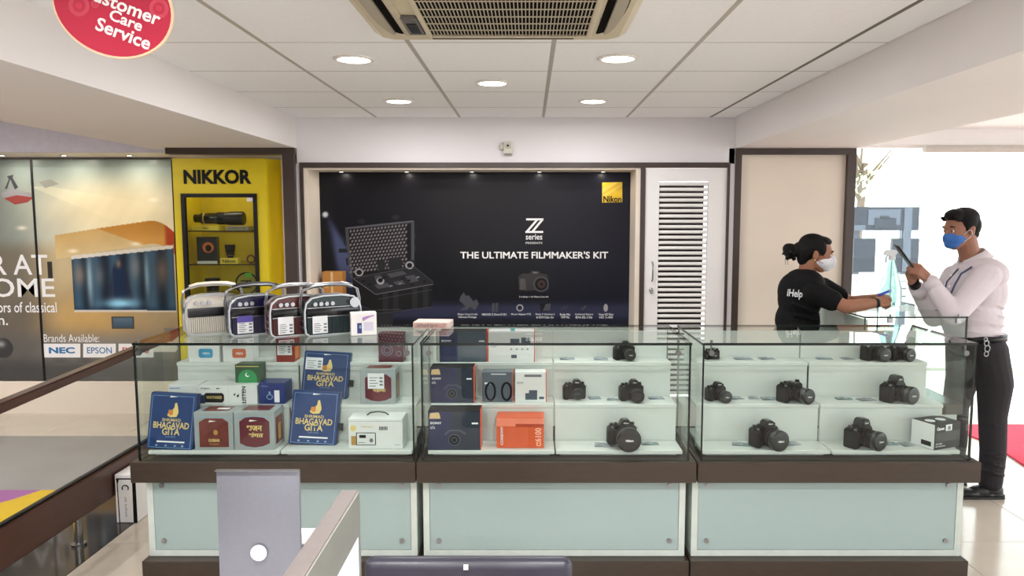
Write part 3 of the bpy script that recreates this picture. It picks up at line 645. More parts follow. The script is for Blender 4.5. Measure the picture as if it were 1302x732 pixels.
MB().box(ox0, ox0+.028, YC-.012, YC+.02, oz0, oz1).box(ox1-.028, ox1, YC-.012, YC+.02, oz0, oz1).box(ox0+.028, ox1-.028, YC-.012, YC+.02, oz1-.028, oz1).box(ox0+.028, ox1-.028, YC-.012, YC+.02, oz0, oz0+.028).build('door_frame', M_blk, cl, origin=L0)
g_ = pane('door_glass', ox0+.028, ox1-.028, YC+.004, YC+.009, oz0+.028, oz1-.028, cl, glass('dim_glass', (.86, .88, .84))); g_.location = -L0
shz = [PY(280, 293, YC+.1).z, PY(280, 335, YC+.1).z, PY(280, 375, YC+.1).z]
for z in shz: s_ = pane('shelf', ox0+.02, ox1-.02, YC+.04, YC+.39, z-.008, z, cl); s_.location = -L0
o = text('NIKKOR', PY(233.5, 225, YC).x, PY(280, 234, YC).z, PY(320, 225, YC).x, PY(280, 215.5, YC).z, YC-.003, k1, cl, .045); o.location = -L0
q0, q1 = PY(314, 251, YC), PY(323, 256, YC); MB().box(q0.x, q1.x, YC-.004, YC+.003, q1.z, q0.z).build('door_label', M_tag, cl, origin=L0)
def lens_thing(loc, r, L, label, up=False, group=None):
    o = empty('camera_lens', loc, label, 'lens', group); M = Matrix.Translation((0, 0, 0)) if up else Matrix.Translation((0, 0, r*1.05)) @ Matrix.Rotation(R(90), 4, 'Y')
    MB().lathe([(r*.6, 0), (r*.62, L*.1), (r*.8, L*.14), (r*.8, L*.42), (r*.86, L*.46), (r*.86, L*.62), (r, L*.72), (r, L*.98), (r*.9, L)], M).build('barrel', M_lens, o, smooth=True, auto=True)
    MB().lathe([(r*.89, L*.48), (r*.9, L*.5), (r*.9, L*.6), (r*.89, L*.61)], M).build('focus_ring', M_rub, o, smooth=True)
    MB().lathe([(r*.84, L*.2), (r*.84, L*.215)], M).build('gold_ring', M_gold, o)
    return o
def yc(px, z, y=YC+.16): return Vector((PY(px, 300, y).x, y, z))
def small_box(name, c, w, d, h, mat, label, cat, group=None, rz=0, txt=None, tmat=None, deco=()):
    o = empty(name, c, label, cat, group, rz)
    MB().box(-w/2, w/2, -d/2, d/2, 0, h, bev=.0015, seg=1).build('carton', mat, o)
    if txt: text(txt[0], -w/2+w*txt[1], h*txt[2], -w/2+w*txt[3], h*txt[4], -d/2-.0006, tmat or M_ptxt, o, .02)
    return o
s0, s1, s2 = shz
small_box('lens_box', yc(266, s0), .20, .12, .035, pm('lens_box_yellow', (226, 206, 70), .4), 'flat yellow lens box on the top shelf of the yellow cabinet', 'box', txt=('Nikon', .4, .35, .62, .75), tmat=M_blk)
small_box('lens_box', yc(306, s0), .17, .12, .032, pm('lens_box_grey', (150, 148, 128), .5), 'flat greyish lens box on the top shelf of the yellow cabinet', 'box', txt=('NIKKOR', .1, .3, .9, .8), tmat=M_grytxt)
lens_thing(yc(249, s0+.036), .052, .37, 'long black telephoto lens lying on boxes in the yellow cabinet')
o = small_box('lens_box', yc(264, s1), .145, .07, .20, pm('black_carton', (22, 20, 20), .35), 'upright black box with an orange ring picture in the yellow cabinet', 'box', rz=R(8))
MB().prism(ell(.01, .12, .04, .04), .0006, Matrix.Translation((0, -.0366, 0))).build('ring_print', pm('ink_orange', (216, 120, 50), .5), o)
MB().prism(ell(.012, .115, .022, .026), .0006, Matrix.Translation((0, -.0374, 0))).build('figure_print', k1, o)
MB().box(-.0725, .0725, -.0365, -.035, 0, .018).build('white_band', M_tag, o)
small_box('name_stand', yc(292, s1, YC+.10), .13, .06, .042, pm('lens_box_yellow', (226, 206, 70), .4), 'yellow brand name block under the small lens in the cabinet', 'sign', txt=('Nikon', .12, .2, .88, .8), tmat=M_blk)
lens_thing(yc(292, s1+.043, YC+.12), .038, .10, 'small black upright lens on the yellow name block', up=True)
mb = MB(); mb.tube([(.028*cos(2*pi*k/20), 0, .032+.028*sin(2*pi*k/20)) for k in range(20)], .006, closed=True)
o = mb.build('lens_ring', pm('maroon_plastic', (96, 40, 36), .4), smooth=True); o.location = yc(318, s1, YC+.12); tag(o, 'small maroon ring at the right end of the middle cabinet shelf', 'ring')
lens_thing(yc(268, s2), .055, .125, 'wide black lens standing on the lowest visible cabinet shelf', up=True)
o = empty('round_sign', yc(311, s2, YC+.14), 'round black and yellow logo stand on the lowest visible cabinet shelf', 'sign')
MB().prism(ell(0, .085, .085, .085, 36), .012).build('disc', M_blk, o); MB().prism(ell(.003, .085, .074, .074, 36), .001, Matrix.Translation((0, -.001, 0))).build('disc_face', pm('olive_yellow', (150, 142, 40), .5), o)
zz = .0024; sc_ = .0026
for pl in ([(-16, 11), (16, 11), (16, 7.5), (-16, 7.5)], [(-17, -12), (15, -12), (15, -9), (-17, -9)], [(2, 8), (6.5, 8), (-12, -10), (-16.5, -10)], [(11, 8), (15.5, 8), (-3, -10), (-7.5, -10)]):
    MB().prism([(x*sc_, .08+z*sc_) for x, z in pl], .001, Matrix.Translation((0, -.0026, 0))).build('logo_print', k1, o)
MB().box(-.005, .045, -.004, -.002, .13, .165).build('green_patch', pm('ink_green', (96, 190, 60), .4), o)

# ================================================================== GLASS RAILING
pA, ln = Vector((-2.25, 2.1, 0)), 3.2
rl = empty('glass_railing', pA, 'glass railing with dark red-brown wooden rails beside the stairwell', 'railing')
def rail_z(y): return .852+.042*(y-.95)      # the handrail climbs gently away from the camera
a0, a1 = rail_z(0), rail_z(ln)
MB().prism([(0, a0-.045), (ln, a1-.045), (ln, a1), (0, a0)], .055, Matrix.Translation((.0275, 0, 0)) @ Matrix.Rotation(R(90), 4, 'Z'), bev=.006).build('handrail', M_wood, rl)
MB().box(-.03, .03, 0, ln, .149, .325, bev=.005).build('lower_rail', M_wood, rl)
MB().prism([(.01, .327), (ln-.01, .327), (ln-.01, a1-.046), (.01, a0-.046)], .01, Matrix.Translation((.005, 0, 0)) @ Matrix.Rotation(R(90), 4, 'Z')).build('glass_panel', glass('rail_glass', (.97, .98, .975)), rl)
MB().box(-.012, .012, 0, ln, .325-.001, .335).build('glass_gasket', M_blk, rl)
for y in (.35, 1.46, 2.6): MB().cyl((0, y, .012), (0, y, .149), .02).cyl((0, y, .002), (0, y, .014), .035).build('post', M_steel, rl, smooth=True, auto=True)

# white box on the floor behind the counter end
o = empty('carton_box', (-2.155, 4.03, 0), 'tall white box with a black printed curve standing on the floor by the railing', 'box', rz=R(0))
w, d, h = .112, .40, .268
BS = Matrix.Diagonal((.64, 1, .744, 1))
MB().box(-w/2, w/2, -d/2, d/2, .003, h, bev=.003, seg=1).build('carton', M_wht, o)
MB().prism([(.055, .0), (.0875, .0), (.0875, .30), (.06, .33), (.045, .33), (.058, .29)], .0006, Matrix.Translation((0, -d/2-.0008, .004))).build('black_curve_print', k1, o, M=BS)
MB().prism([(-.075, .33), (.05, .33), (.05, .32), (-.05, .32), (-.062, .29), (-.058, .0), (-.066, 0), (-.07, .29)], .0006, Matrix.Translation((0, -d/2-.0008, .004))).build('black_line_print', k1, o, M=BS)
MB().tube([(.0+.026*cos(t), -d/2-.002, .262+.02*sin(t)) for t in [pi*1.4*(-.15+k/14) for k in range(15)]], .004).build('swirl_print', k1, o, M=BS)
text('smart air', 0, 0, .15, .022, -d/2-.001, M_grytxt, o, 0, M=BS @ Matrix.Translation((.005, 0, .05)) @ Matrix.Rotation(R(-90), 4, 'Y'))
MB().box(w/2, w/2+.0008, -.02, .14, .07, .2).build('side_print', k1, o)
for z in (.18, .16, .12, .10): MB().box(w/2+.0008, w/2+.0014, -.005, .1, z, z+.008).build('side_lettering', M_tag, o)

# ================================================================== DISPLAY COUNTERS
BT, BB = .556, .461; GZ = 1.086; GY0, GY1 = 3.2, 3.745
LV = (.588, .762, .931); LY = (3.245, 3.395, 3.547, 3.67)
def counter(name, x0, x1, gx0, gx1, bx0, bx1, label, clips):
    o = empty(name, ((x0+x1)/2, 3.45, 0), label, 'display counter', 'glass display counters'); L0 = o.location.copy()
    k = dict(parent=o, origin=L0)
    MB().box(bx0+.0, bx1-.0, 3.20, 3.74, 0, .09, bev=.003, seg=1).build('plinth', M_band, **k)
    MB().box(bx0+.012, bx1-.012, 3.262, 3.73, .09, BB).build('body', M_fframe, **k)
    fx0, fx1 = bx0+.012, bx1-.012
    MB().box(fx0, fx0+.028, 3.25, 3.262, .092, BB).box(fx1-.028, fx1, 3.25, 3.262, .092, BB).box(fx0+.028, fx1-.028, 3.25, 3.262, .092, .12).box(fx0+.028, fx1-.028, 3.25, 3.262, BB-.02, BB).build('front_frame', M_fframe, **k)
    MB().box(fx0+.03, fx1-.03, 3.252, 3.259, .122, BB-.003).build('frosted_panel', M_frost, **k)
    for x in (fx0+.07, fx1-.07):
        for z in (.165, .425): MB().cyl((x, 3.252, z), (x, 3.244, z), .011).build('screw_cap', M_chr, **k)
    MB().box(x0, x1, 3.18, 3.76, BB, BT-.002, bev=.002, seg=1).build('band', M_band, **k)
    tz = GZ
    for nm, b in (('front_glass', (gx0+.008, gx1-.008, GY0, GY0+.008, BT, tz-.012)), ('side_glass', (gx0, gx0+.008, GY0, GY1, BT, tz-.012)), ('side_glass', (gx1-.008, gx1, GY0, GY1, BT, tz-.012)), ('back_glass', (gx0+.008, gx1-.008, GY1-.008, GY1, BT, tz-.012)), ('top_glass', (gx0-.003, gx1+.003, GY0-.003, GY1+.003, tz-.011, tz))):
        q = pane(nm, *b, o); q.location = -L0
    for x, y in clips:
        MB().cyl((x, y, tz), (x, y, tz+.012), .006).cyl((x, y+.004, tz-.045), (x, y-.009, tz-.045), .012).box(x-.003, x+.003, y+.004, y+.01, tz-.05, tz-.012).build('glass_clip', pm('clip_steel', (120, 122, 122), .42, 1), smooth=True, auto=True, **k)
    # stepped white display risers: two modules
    xm = (gx0+gx1)/2
    for a_, b_ in ((gx0+.02, xm-.003), (xm+.003, gx1-.02)):
        t = .018; r = MB()
        r.box(a_, b_, LY[0], LY[1]+.0, LV[0]-t, LV[0], bev=.002, seg=1)
        r.box(a_, b_, LY[1], LY[2], LV[1]-t, LV[1], bev=.002, seg=1).box(a_+.002, b_-.002, LY[1]+.006, LY[1]+.016, LV[0]-.03, LV[1]-t)
        r.box(a_, b_, LY[2], LY[3]+.012, LV[2]-t, LV[2], bev=.002, seg=1).box(a_+.002, b_-.002, LY[2]+.006, LY[2]+.016, LV[1]-.03, LV[2]-t)
        r.box(a_, b_, LY[3], LY[3]+.012, LV[2], GZ-.02).box(a_+.02, b_-.02, LY[0]+.03, LY[3], BT+.001, LV[0]-t)
        r.build('stepped_riser', M_white, **k)
    # light batten hidden under the rear top edge
    return o
counter('display_counter', -1.765, -.503, -1.735, -.507, -1.745, -.497, 'glass display counter at the left, full of blue and silver boxes', ((-1.71, GY0), (-.535, GY0)))
counter('display_counter', -.498, .742, -.475, .712, -.492, .722, 'glass display counter in the middle, dark camera boxes beside mirrorless cameras', ((-.44, GY0), (.655, GY0)))
counter('display_counter', .748, 2.0, .762, 1.962, .728, 1.982, 'glass display counter at the right, cameras and one black and white box', ((.80, GY0), (1.915, GY0)))

# ================================================================== THINGS ON AND IN THE COUNTERS
M_silv = pm('silver_carton', (148, 156, 158), .3, var=.05); M_mar = pm('maroon_print', (92, 24, 40), .35, var=.15, scale=12)
M_marb = pm('maroon_brown_print', (104, 44, 38), .35, var=.25, scale=30)
M_blue = pm('royal_blue_carton', (22, 56, 108), .3, var=.06); M_bedge = pm('carton_edge_blue', (20, 44, 82), .35)
M_line = pm('pale_line', (130, 160, 190), .4); M_brz = pm('bronze_print', (170, 132, 70), .4)
def front(px0, px1, top, bot, lv, d, z=None):
    """front-face box of a thing standing on riser level lv (0..2)"""
    z = LV[lv] if z is None else z
    Y = PZ((px0+px1)/2, bot, z).y
    if lv is not None: Y = min(max(Y, LY[lv]+.006), LY[lv+1]-d-.004)
    a_, b_ = PY(px0, (top+bot)/2, Y), PY(px1, (top+bot)/2, Y)
    return Vector(((a_.x+b_.x)/2, Y+d/2, z)), b_.x-a_.x, PY((px0+px1)/2, top, Y).z-z
def quad(u0, v0, u1, v1): return [(u0, v0), (u1, v0), (u1, v1), (u0, v1)]
def decal(o, w, h, d, pts, mat, name, lift=.0006, M=None):   # fractions of the front face
    m = MB().prism([((u-.5)*w, v*h) for u, v in pts], .0004, Matrix.Translation((0, -d/2-lift-.0002, 0)) if M is None else M @ Matrix.Translation((0, -d/2-lift-.0002, 0)))
    return m.build(name, mat, o)
def dtext(o, w, h, d, s, u0, v0, u1, v1, mat, bold=.01, lift=.0014, M=None, name='lettering'):
    return text(s, (u0-.5)*w, v0*h, (u1-.5)*w, v1*h, -d/2-lift, mat, o, bold, M=M, name=name)
def carton(px0, px1, top, bot, lv, d, mat, label, name='product_box', group=None, rz=0, z=None, cat='box', bev=.0015):
    c, w, h = front(px0, px1, top, bot, lv, d, z)
    o = empty(name, c, label, cat, group, rz)
    MB().box(-w/2, w/2, -d/2, d/2, 0, h, bev=bev, seg=1).build('carton', mat, o)
    return o, w, h, d
def price_sticker(o, w, h, d, u0, v0, u1, v1, M=None):
    decal(o, w, h, d, quad(u0, v0, u1, v1), M_tag, 'price_sticker', .0024, M)
    du, dv_ = u1-u0, v1-v0
    for k in range(4): decal(o, w, h, d, quad(u0+.1*du, v0+dv_*(.15+.18*k), u0+du*(.62 if k % 2 else .5), v0+dv_*(.2+.18*k)), M_grytxt, 'sticker_line', .003, M)
    for k in range(3): decal(o, w, h, d, quad(u0+.72*du, v0+dv_*(.2+.22*k), u0+du*.92, v0+dv_*(.32+.22*k)), M_grytxt, 'sticker_code', .003, M)

# ---- blue book-style boxes (leaning back)
def gita(pxl, pxr, top, bot, lv, label, tag_=False, lean=14, roll=2, spine=.035):
    d = .045; c, w, h = front(pxl, pxr, top, bot, lv, d)
    h /= cos(R(lean)); o = empty('blue_book_box', c+Vector((0, -.014, .003)), label, 'box', 'blue book boxes in the left counter')
    M = Matrix.Translation((0, -d/2+.012, 0)) @ Matrix.Rotation(R(roll), 4, 'Y') @ Matrix.Rotation(R(-lean), 4, 'X') @ Matrix.Translation((0, d/2, 0))
    MB().box(-w/2, w/2, -d/2, d/2, 0, h, bev=.006, seg=2).build('carton', M_blue, o, M=M)
    MB().box(-w/2+.004, w/2+.001, -d/2+.010, d/2-.004, .004, h+.0012).build('carton_side', M_bedge, o, M=M)
    t = .005
    def rr(u0, v0, u1, v1, th, nm):
        U, V = th/w, th/h
        decal(o, w, h, d, quad(u0, v0, u1, v0+V), M_line, nm, .0008, M); decal(o, w, h, d, quad(u0, v1-V, u1, v1), M_line, nm, .0008, M)
        decal(o, w, h, d, quad(u0, v0+V, u0+U, v1-V), M_line, nm, .0008, M); decal(o, w, h, d, quad(u1-U, v0+V, u1, v1-V), M_line, nm, .0008, M)
    rr(.05, .03, .95, .95, .0016, 'border_line')
    dtext(o, w, h, d, 'SHRIMAD', .30, .495, .70, .55, M_gold, .01, M=M)
    dtext(o, w, h, d, 'BHAGAVAD', .12, .37, .89, .485, M_gold, .02, M=M)
    dtext(o, w, h, d, 'GITA', .32, .255, .70, .375, M_gold, .02, M=M)
    decal(o, w, h, d, [(.43, .92), (.60, .935), (.44, .95)], M_ptxt, 'logo_print', .001, M)
    decal(o, w, h, d, [(.40, .60), (.47, .57), (.60, .58), (.64, .66), (.62, .74), (.59, .83), (.55, .82), (.54, .74), (.50, .70), (.43, .70)], M_gold, 'figure_print', .001, M)
    decal(o, w, h, d, [(.41, .64), (.47, .60), (.52, .62), (.52, .70), (.44, .70)], pm('ink_amber', (196, 120, 40), .5), 'figure_print', .0016, M)
    dtext(o, w, h, d, 'audio book', .40, .215, .62, .24, M_line, 0, M=M)
    decal(o, w, h, d, quad(.22, .125, .82, .15), M_ptxt, 'banner_print', .001, M)
    for u in (.22, .42, .62, .78): decal(o, w, h, d, ell(u, .07, .025, .018, 10), M_line, 'icon_print', .001, M)
    if tag_: price_sticker(o, w, h, d, .05, .60, .42, .86, M)
    # ribbon loop at the side
    MB().box(w/2-.002, w/2+.022, -.003, .003, h*.28, h*.42, bev=.001, seg=1).build('ribbon', M_blk, o, M=M)
    return o
gita(184, 243, 503, 573, 0, 'blue book box with gold lettering leaning at the far left end of the counter', roll=3, lean=10)
gita(365, 426, 501, 566, 0, 'blue book box with gold lettering leaning on the bottom step, right of the silver boxes', roll=3)
gita(381, 440, 450, 506, 1, 'blue book box with a white price sticker leaning on the middle step', True, roll=3)
o, w, h, d = carton(205, 262, 501, 520, 1, .05, M_bedge, 'dark blue box standing just behind the leftmost blue book box', bev=.004)
decal(o, w, h, d, quad(.03, .9, .97, .94), M_line, 'border_line')

# ---- silver boxes with maroon plaques
def plaque(o, w, h, d, mat, style):
    if style: pts = [(.14, .18), (.3, .10), (.5, .07), (.7, .10), (.88, .18), (.88, .74), (.75, .84), (.5, .87), (.28, .84), (.14, .74)]
    else: pts = [(.13, .08), (.88, .08), (.88, .74), (.74, .84), (.3, .84), (.13, .74)]
    decal(o, w, h, d, pts, mat, 'plaque_print'); decal(o, w, h, d, [(.38, .74), (.58, .765), (.40, .79)], M_ptxt, 'logo_print', .0012)
def silver(px0, px1, top, bot, lv, d, label, style, l1, l2, mat, mt=None):
    o, w, h, d = carton(px0, px1, top, bot, lv, d, M_silv, label, group='silver boxes with maroon plaques')
    decal(o, w, h, d, quad(.02, .86, .98, .875), M_line, 'edge_line'); plaque(o, w, h, d, mat, style)
    if l1: dtext(o, w, h, d, l1, .32, .50, .70, .64, mt or M_gold, .03)
    if l2: dtext(o, w, h, d, l2, .36, .33, .72, .46, mt or M_gold, .03)
    MB().box(-w*.34, w*.34, -d*.32, d*.32, h, h+.0006).build('top_print', M_marb, o)
    MB().box(w/2, w/2+.0006, -d*.36, d*.36, h*.12, h*.82).build('side_print', M_marb, o)
    MB().box(w/2+.0006, w/2+.001, -d*.12, d*.14, h*.2, h*.62).build('side_figure', M_brz, o)
    return o, w, h, d
o, w, h, d = silver(247, 296.5, 524, 575, 0, .13, 'silver box with a brown-maroon plaque beside the leftmost blue book box', 0, '', '', M_marb)
decal(o, w, h, d, ell(.55, .47, .06, .07, 12), M_brz, 'figure_print', .0012); dtext(o, w, h, d, 'GURBANI', .36, .22, .64, .30, M_gold, .03); dtext(o, w, h, d, 'Sangeet', .38, .13, .62, .19, M_brz, .01)
MB().box(-.005, .05, -d*.1, d*.1, h+.0006, h+.001).build('top_label', M_tag, o)
silver(297.5, 349, 523, 574, 0, .13, 'silver box with a maroon plaque and gold script in the middle of the bottom step', 1, 'भजन', 'संगत', M_mar)
o, w, h, d = silver(458, 503, 469, 515, 1, .11, 'silver box with a maroon plaque half covered by a white price sticker', 1, '', 'महिमा', M_mar)
price_sticker(o, w, h, d, .22, .44, .68, .88)

# ---- small boxes on the middle and top steps of the left counter
M_card = pm('white_carton', (214, 216, 216), .5, var=.03)
o, w, h, d = carton(214, 251, 489, 518, 1, .10, M_card, 'plain white box second along the middle step at the left', rz=R(3))
decal(o, w, h, d, quad(.05, .8, .4, .86), M_line, 'print_line')
o, w, h, d = carton(252, 291, 490, 518, 1, .10, M_card, 'white box with a black rounded picture on the middle step', rz=R(-2))
decal(o, w, h, d, [(.26, .08), (.8, .08), (.86, .2), (.86, .5), (.8, .6), (.26, .6), (.2, .5), (.2, .2)], M_blk, 'speaker_print'); dtext(o, w, h, d, 'WAYFARER', .28, .28, .8, .44, M_gold, .01, .0018); dtext(o, w, h, d, 'saregama', .1, .78, .4, .88, k1, .01); 
decal(o, w, h, d, [(.62, .80), (.76, .84), (.63, .88)], k1, 'logo_print')
o, w, h, d = carton(299, 331, 468, 494, 1, .08, pm('green_carton', (52, 84, 58), .4), 'green box with a bright green dome picture behind the white boxes', z=None)
o.location.y = LY[2]-.045; o.location.z = LV[1]
for ch in o.children: bpy.data.objects.remove(ch)
w, h = .118, .175; MB().box(-w/2, w/2, -.04, .04, 0, h, bev=.0015, seg=1).build('carton', pm('green_carton', (52, 84, 58), .4), o); d = .08
decal(o, w, h, d, [(.5+.38*cos(t), .60+.26*sin(t)) for t in [pi*k/14 for k in range(15)]]+[(.12, .05), (.88, .05)], pm('green_dome', (46, 140, 84), .4), 'dome_print'); decal(o, w, h, d, ell(.5, .72, .09, .06, 14), M_ptxt, 'crescent_print', .0012); decal(o, w, h, d, ell(.53, .735, .07, .048, 14), pm('green_dome', (46, 140, 84), .4), 'crescent_cut', .0018)
decal(o, w, h, d, quad(.04, .94, .96, .96), M_gold, 'edge_line')
o, w, h, d = carton(290, 327, 490, 519, 1, .085, M_card, 'white box with upright black lettering and drop marks in front of the green box')
text('LISTEN', 0, 0, h*.9, w*.14, 0, k1, o, .02, M=Matrix.Translation((w*.12, -d/2-.001, h*.05)) @ Matrix.Rotation(R(-90), 4, 'Y'))
decal(o, w, h, d, [(.18, .50), (.26, .60), (.24, .44)], k1, 'drop_print'); decal(o, w, h, d, [(.28, .42), (.38, .56), (.36, .36)], k1, 'drop_print')
MB().box(w*.02, w*.035, -d/2-.0008, -d/2, .002, h-.002).build('print_line', M_grytxt, o)
o, w, h, d = carton(329, 362, 487, 517, 1, .11, pm('cobalt_carton', (30, 48, 110), .35, var=.1), 'cobalt blue box with a white bar code strip beside the leaning blue book box')
decal(o, w, h, d, quad(.60, .08, .80, .66), M_tag, 'label_strip'); decal(o, w, h, d, ell(.42, .34, .13, .13, 16), M_line, 'emblem_print'); decal(o, w, h, d, ell(.42, .34, .09, .09, 16), M_blue, 'emblem_print', .0012); dtext(o, w, h, d, 'Shiva', .12, .82, .36, .90, M_line, 0); decal(o, w, h, d, quad(.38, .44, .46, .60), M_line, 'emblem_print')
for a, b, cc, lb in ((240, 279, (66, 150, 190), 'white box with a light blue radio picture on the top step'), (283, 321, (196, 104, 72), 'white box with an orange radio picture on the top step')):
    o, w, h, d = carton(a, b, 426, 464, 2, .085, M_card, lb)
    decal(o, w, h, d, [(.36, .16), (.74, .16), (.78, .22), (.78, .44), (.74, .5), (.36, .5), (.32, .44), (.32, .22)], pm('ink_radio%d' % a, cc, .4), 'radio_print')
    dtext(o, w, h, d, 'retro', .45, .28, .68, .38, M_tag, .01, .0016)
    for z in (.7, .78): decal(o, w, h, d, quad(.2, z, .7, z+.02), M_grytxt, 'print_line')
o, w, h, d = carton(351, 374, 430, 463, 2, .09, pm('red_carton', (132, 42, 34), .4, var=.08), 'brick red box with a price sticker on the top step')
price_sticker(o, w, h, d, .08, .30, .88, .80)
MB().box(w/2, w/2+.0006, -d*.35, d*.35, h*.1, h*.6).build('side_print', pm('ink_orange', (216, 120, 50), .5), o)
o, w, h, d = carton(481, 512, 424, 461, 2, .085, pm('dark_maroon_carton', (84, 26, 42), .4, var=.08), 'dark maroon box with circle patterns at the right end of the top step')
for u, v, r_ in ((.36, .42, .22), (.36, .42, .13), (.84, .30, .10), (.84, .62, .08)):
    MB().tube([((u-.5)*w+r_*w*cos(2*pi*k/20), -d/2-.0006, v*h+r_*w*sin(2*pi*k/20)) for k in range(20)], .0008, 6, True).build('circle_print', M_line, o)
# cream radio carton with handle
o, w, h, d = carton(443, 512, 532, 568, 0, .12, M_card, 'white radio carton with a black carry handle on the bottom step')
MB().tube([(-.05, 0, h), (-.035, 0, h+.012), (0, 0, h+.017), (.035, 0, h+.012), (.05, 0, h)], .003).build('carry_handle', M_blk, o, smooth=True)
decal(o, w, h, d, quad(.05, .12, .15, .42), M_brz, 'tan_patch'); decal(o, w, h, d, ell(.09, .68, .055, .10, 16), M_gold, 'gold_seal')
for u0, v0, u1, v1 in ((.14, .12, .50, .14), (.14, .52, .50, .54), (.14, .14, .155, .52), (.49, .14, .505, .52)): decal(o, w, h, d, quad(u0, v0, u1, v1), k1, 'radio_outline', .0012)
decal(o, w, h, d, quad(.20, .36, .32, .46), k1, 'radio_display', .0012); decal(o, w, h, d, ell(.42, .28, .035, .07, 14), M_grytxt, 'radio_dial', .0012); decal(o, w, h, d, quad(.18, .2, .3, .22), M_grytxt, 'print_line', .0012)
dtext(o, w, h, d, 'CARVAAN', .24, .70, .44, .77, M_gold, 0); dtext(o, w, h, d, 'IIIIIIII', .57, .62, .72, .74, k1, .02); dtext(o, w, h, d, 'saregama', .85, .10, .96, .15, M_grytxt, 0)
MB().box(-w/2+.002, w/2-.002, -d/2-.0006, -d/2, h-.013, h-.012).build('lid_line', M_grytxt, o)

# ---- middle counter, left half: dark camera boxes
M_sb = pm('slate_carton', (34, 44, 60), .3, var=.08); M_sbl = pm('slate_pale', (72, 84, 98), .35); M_or = pm('orange_side', (214, 92, 62), .4); M_nv = pm('navy_carton', (34, 40, 78), .3)
def dark_box(px0, px1, top, bot, lv, d, label, words, sub, split=.5, c1=None, c2=None, lensp=True, patch=True):
    o, w, h, d = carton(px0, px1, top, bot, lv, d, M_blk, label, group='dark camera boxes in the middle counter')
    decal(o, w, h, d, quad(0.005, 0.01, split, .985), c1 or M_nv, 'panel_print', .0004); decal(o, w, h, d, quad(split, 0.01, .995, .985), c2 or M_sb, 'panel_print', .0004)
    dtext(o, w, h, d, words, .04, .66, .26, .72, M_ptxt, .03); dtext(o, w, h, d, sub, .04, .54, .13, .61, M_ptxt, .01)
    if lensp:
        for r_, m in ((.15, M_sbl), (.125, k1), (.075, M_sbl), (.055, k1)): decal(o, w, h, d, [(.50+r_*.8*cos(2*pi*k/22), .26+r_*1.0*sin(2*pi*k/22)) for k in range(22)], m, 'lens_print', .0010+(.15-r_)*.006)
        decal(o, w, h, d, [(.30, .40), (.40, .52), (.62, .52), (.74, .42), (.70, .40), (.6, .48), (.42, .48), (.34, .38)], M_sbl, 'camera_print', .0008)
    decal(o, w, h, d, quad(.84, .66, .96, .70), M_ptxt, 'logo_print')
    if patch: MB().prism([(-w*.48, 0), (-w*.26, 0), (-w*.28, h*.12), (-w*.30, h*.16), (-w*.46, h*.14)], .0008, Matrix.Translation((0, -d/2-.0012, h*.80))).build('tan_sticker', pm('tan_sticker', (206, 176, 130), .5), o)
    MB().box(w/2, w/2+.004, -d/2, d/2, .0, h, bev=.0008, seg=1).build('orange_side', M_or, o)
    return o, w, h, d
dark_box(544.5, 610.5, 522, 572, 0, .10, 'navy and black camera box with an orange edge on the bottom step', 'SONY', 'α7s', .45)
dark_box(547, 602, 467, 512, 1, .10, 'navy and grey camera box with an orange edge on the middle step', 'SONY', 'α7s', .6, lensp=True)
o, w, h, d = dark_box(559, 618.5, 421, 460, 2, .09, 'dark grey lens-kit box on the top step at the left of the middle counter', 'SONY', 'α6', .38, c2=pm('slate_pale2', (62, 76, 88), .35), lensp=False, patch=False)
dtext(o, w, h, d, 'α6100', .48, .30, .80, .42, M_sbl, .02)
o, w, h, d = carton(621, 679, 421, 461, 2, .09, M_card, 'white box with orange edges and small grey pictures on the top step')
for u0, v0, u1, v1 in ((.48, .62, .68, .76), (.72, .62, .92, .80), (.5, .13, .62, .24)): decal(o, w, h, d, quad(u0, v0, u1, v1), M_sbl, 'picture_print')
for u in (.08, .5, .62, .74, .86): decal(o, w, h, d, ell(u, .42 if u > .1 else .62, .018, .025, 10), M_sbl, 'icon_print')
dtext(o, w, h, d, 'SONY', .04, .48, .18, .53, M_grytxt, .02)
MB().box(w/2, w/2+.004, -d/2, d/2, 0, h).build('orange_side', M_or, o); MB().box(-w/2-.003, -w/2, -d/2, d/2, 0, h).build('orange_side', M_or, o)
MB().box(-w*.02, w*.08, -d/2+.004, d/2-.004, h, h+.0006).build('teal_stripe', pm('teal', (40, 150, 150), .4), o)
# headphone style box with strap
o, w, h, d = carton(613, 651, 473, 511, 1, .08, pm('slate_grey_carton', (84, 92, 104), .35, var=.05), 'grey box with a black hanging strap printed on it on the middle step', group=None)
for cx_ in (.28, .82): 
    MB().tube([((cx_-.5)*w+.022*cos(t), -d/2-.002, h*.36+.042*sin(t)) for t in [2*pi*k/18 for k in range(18)]], .005, 8, True).build('strap_print', k1, o)
decal(o, w, h, d, quad(.08, .6, .3, .66), M_tag, 'print_line'); decal(o, w, h, d, quad(.3, .92, .8, .95), M_tag, 'print_line')
MB().box(w/2, w/2+.003, -d/2, d/2, 0, h).build('orange_side', M_or, o)
o, w, h, d = carton(655, 694, 473, 511, 1, .08, M_card, 'white box with an orange side and a grey printer picture on the middle step')
decal(o, w, h, d, quad(.33, .08, .72, .30), M_sbl, 'picture_print'); decal(o, w, h, d, quad(.45, .30, .72, .40), M_sbl, 'picture_print'); decal(o, w, h, d, quad(.78, .1, .94, .18), M_sbl, 'picture_print'); decal(o, w, h, d, quad(.3, .84, .86, .92), M_grytxt, 'print_line'); dtext(o, w, h, d, 'SONY', .06, .62, .28, .68, M_grytxt, .02)
MB().box(w/2, w/2+.004, -d/2, d/2, 0, h).build('orange_side', M_or, o)
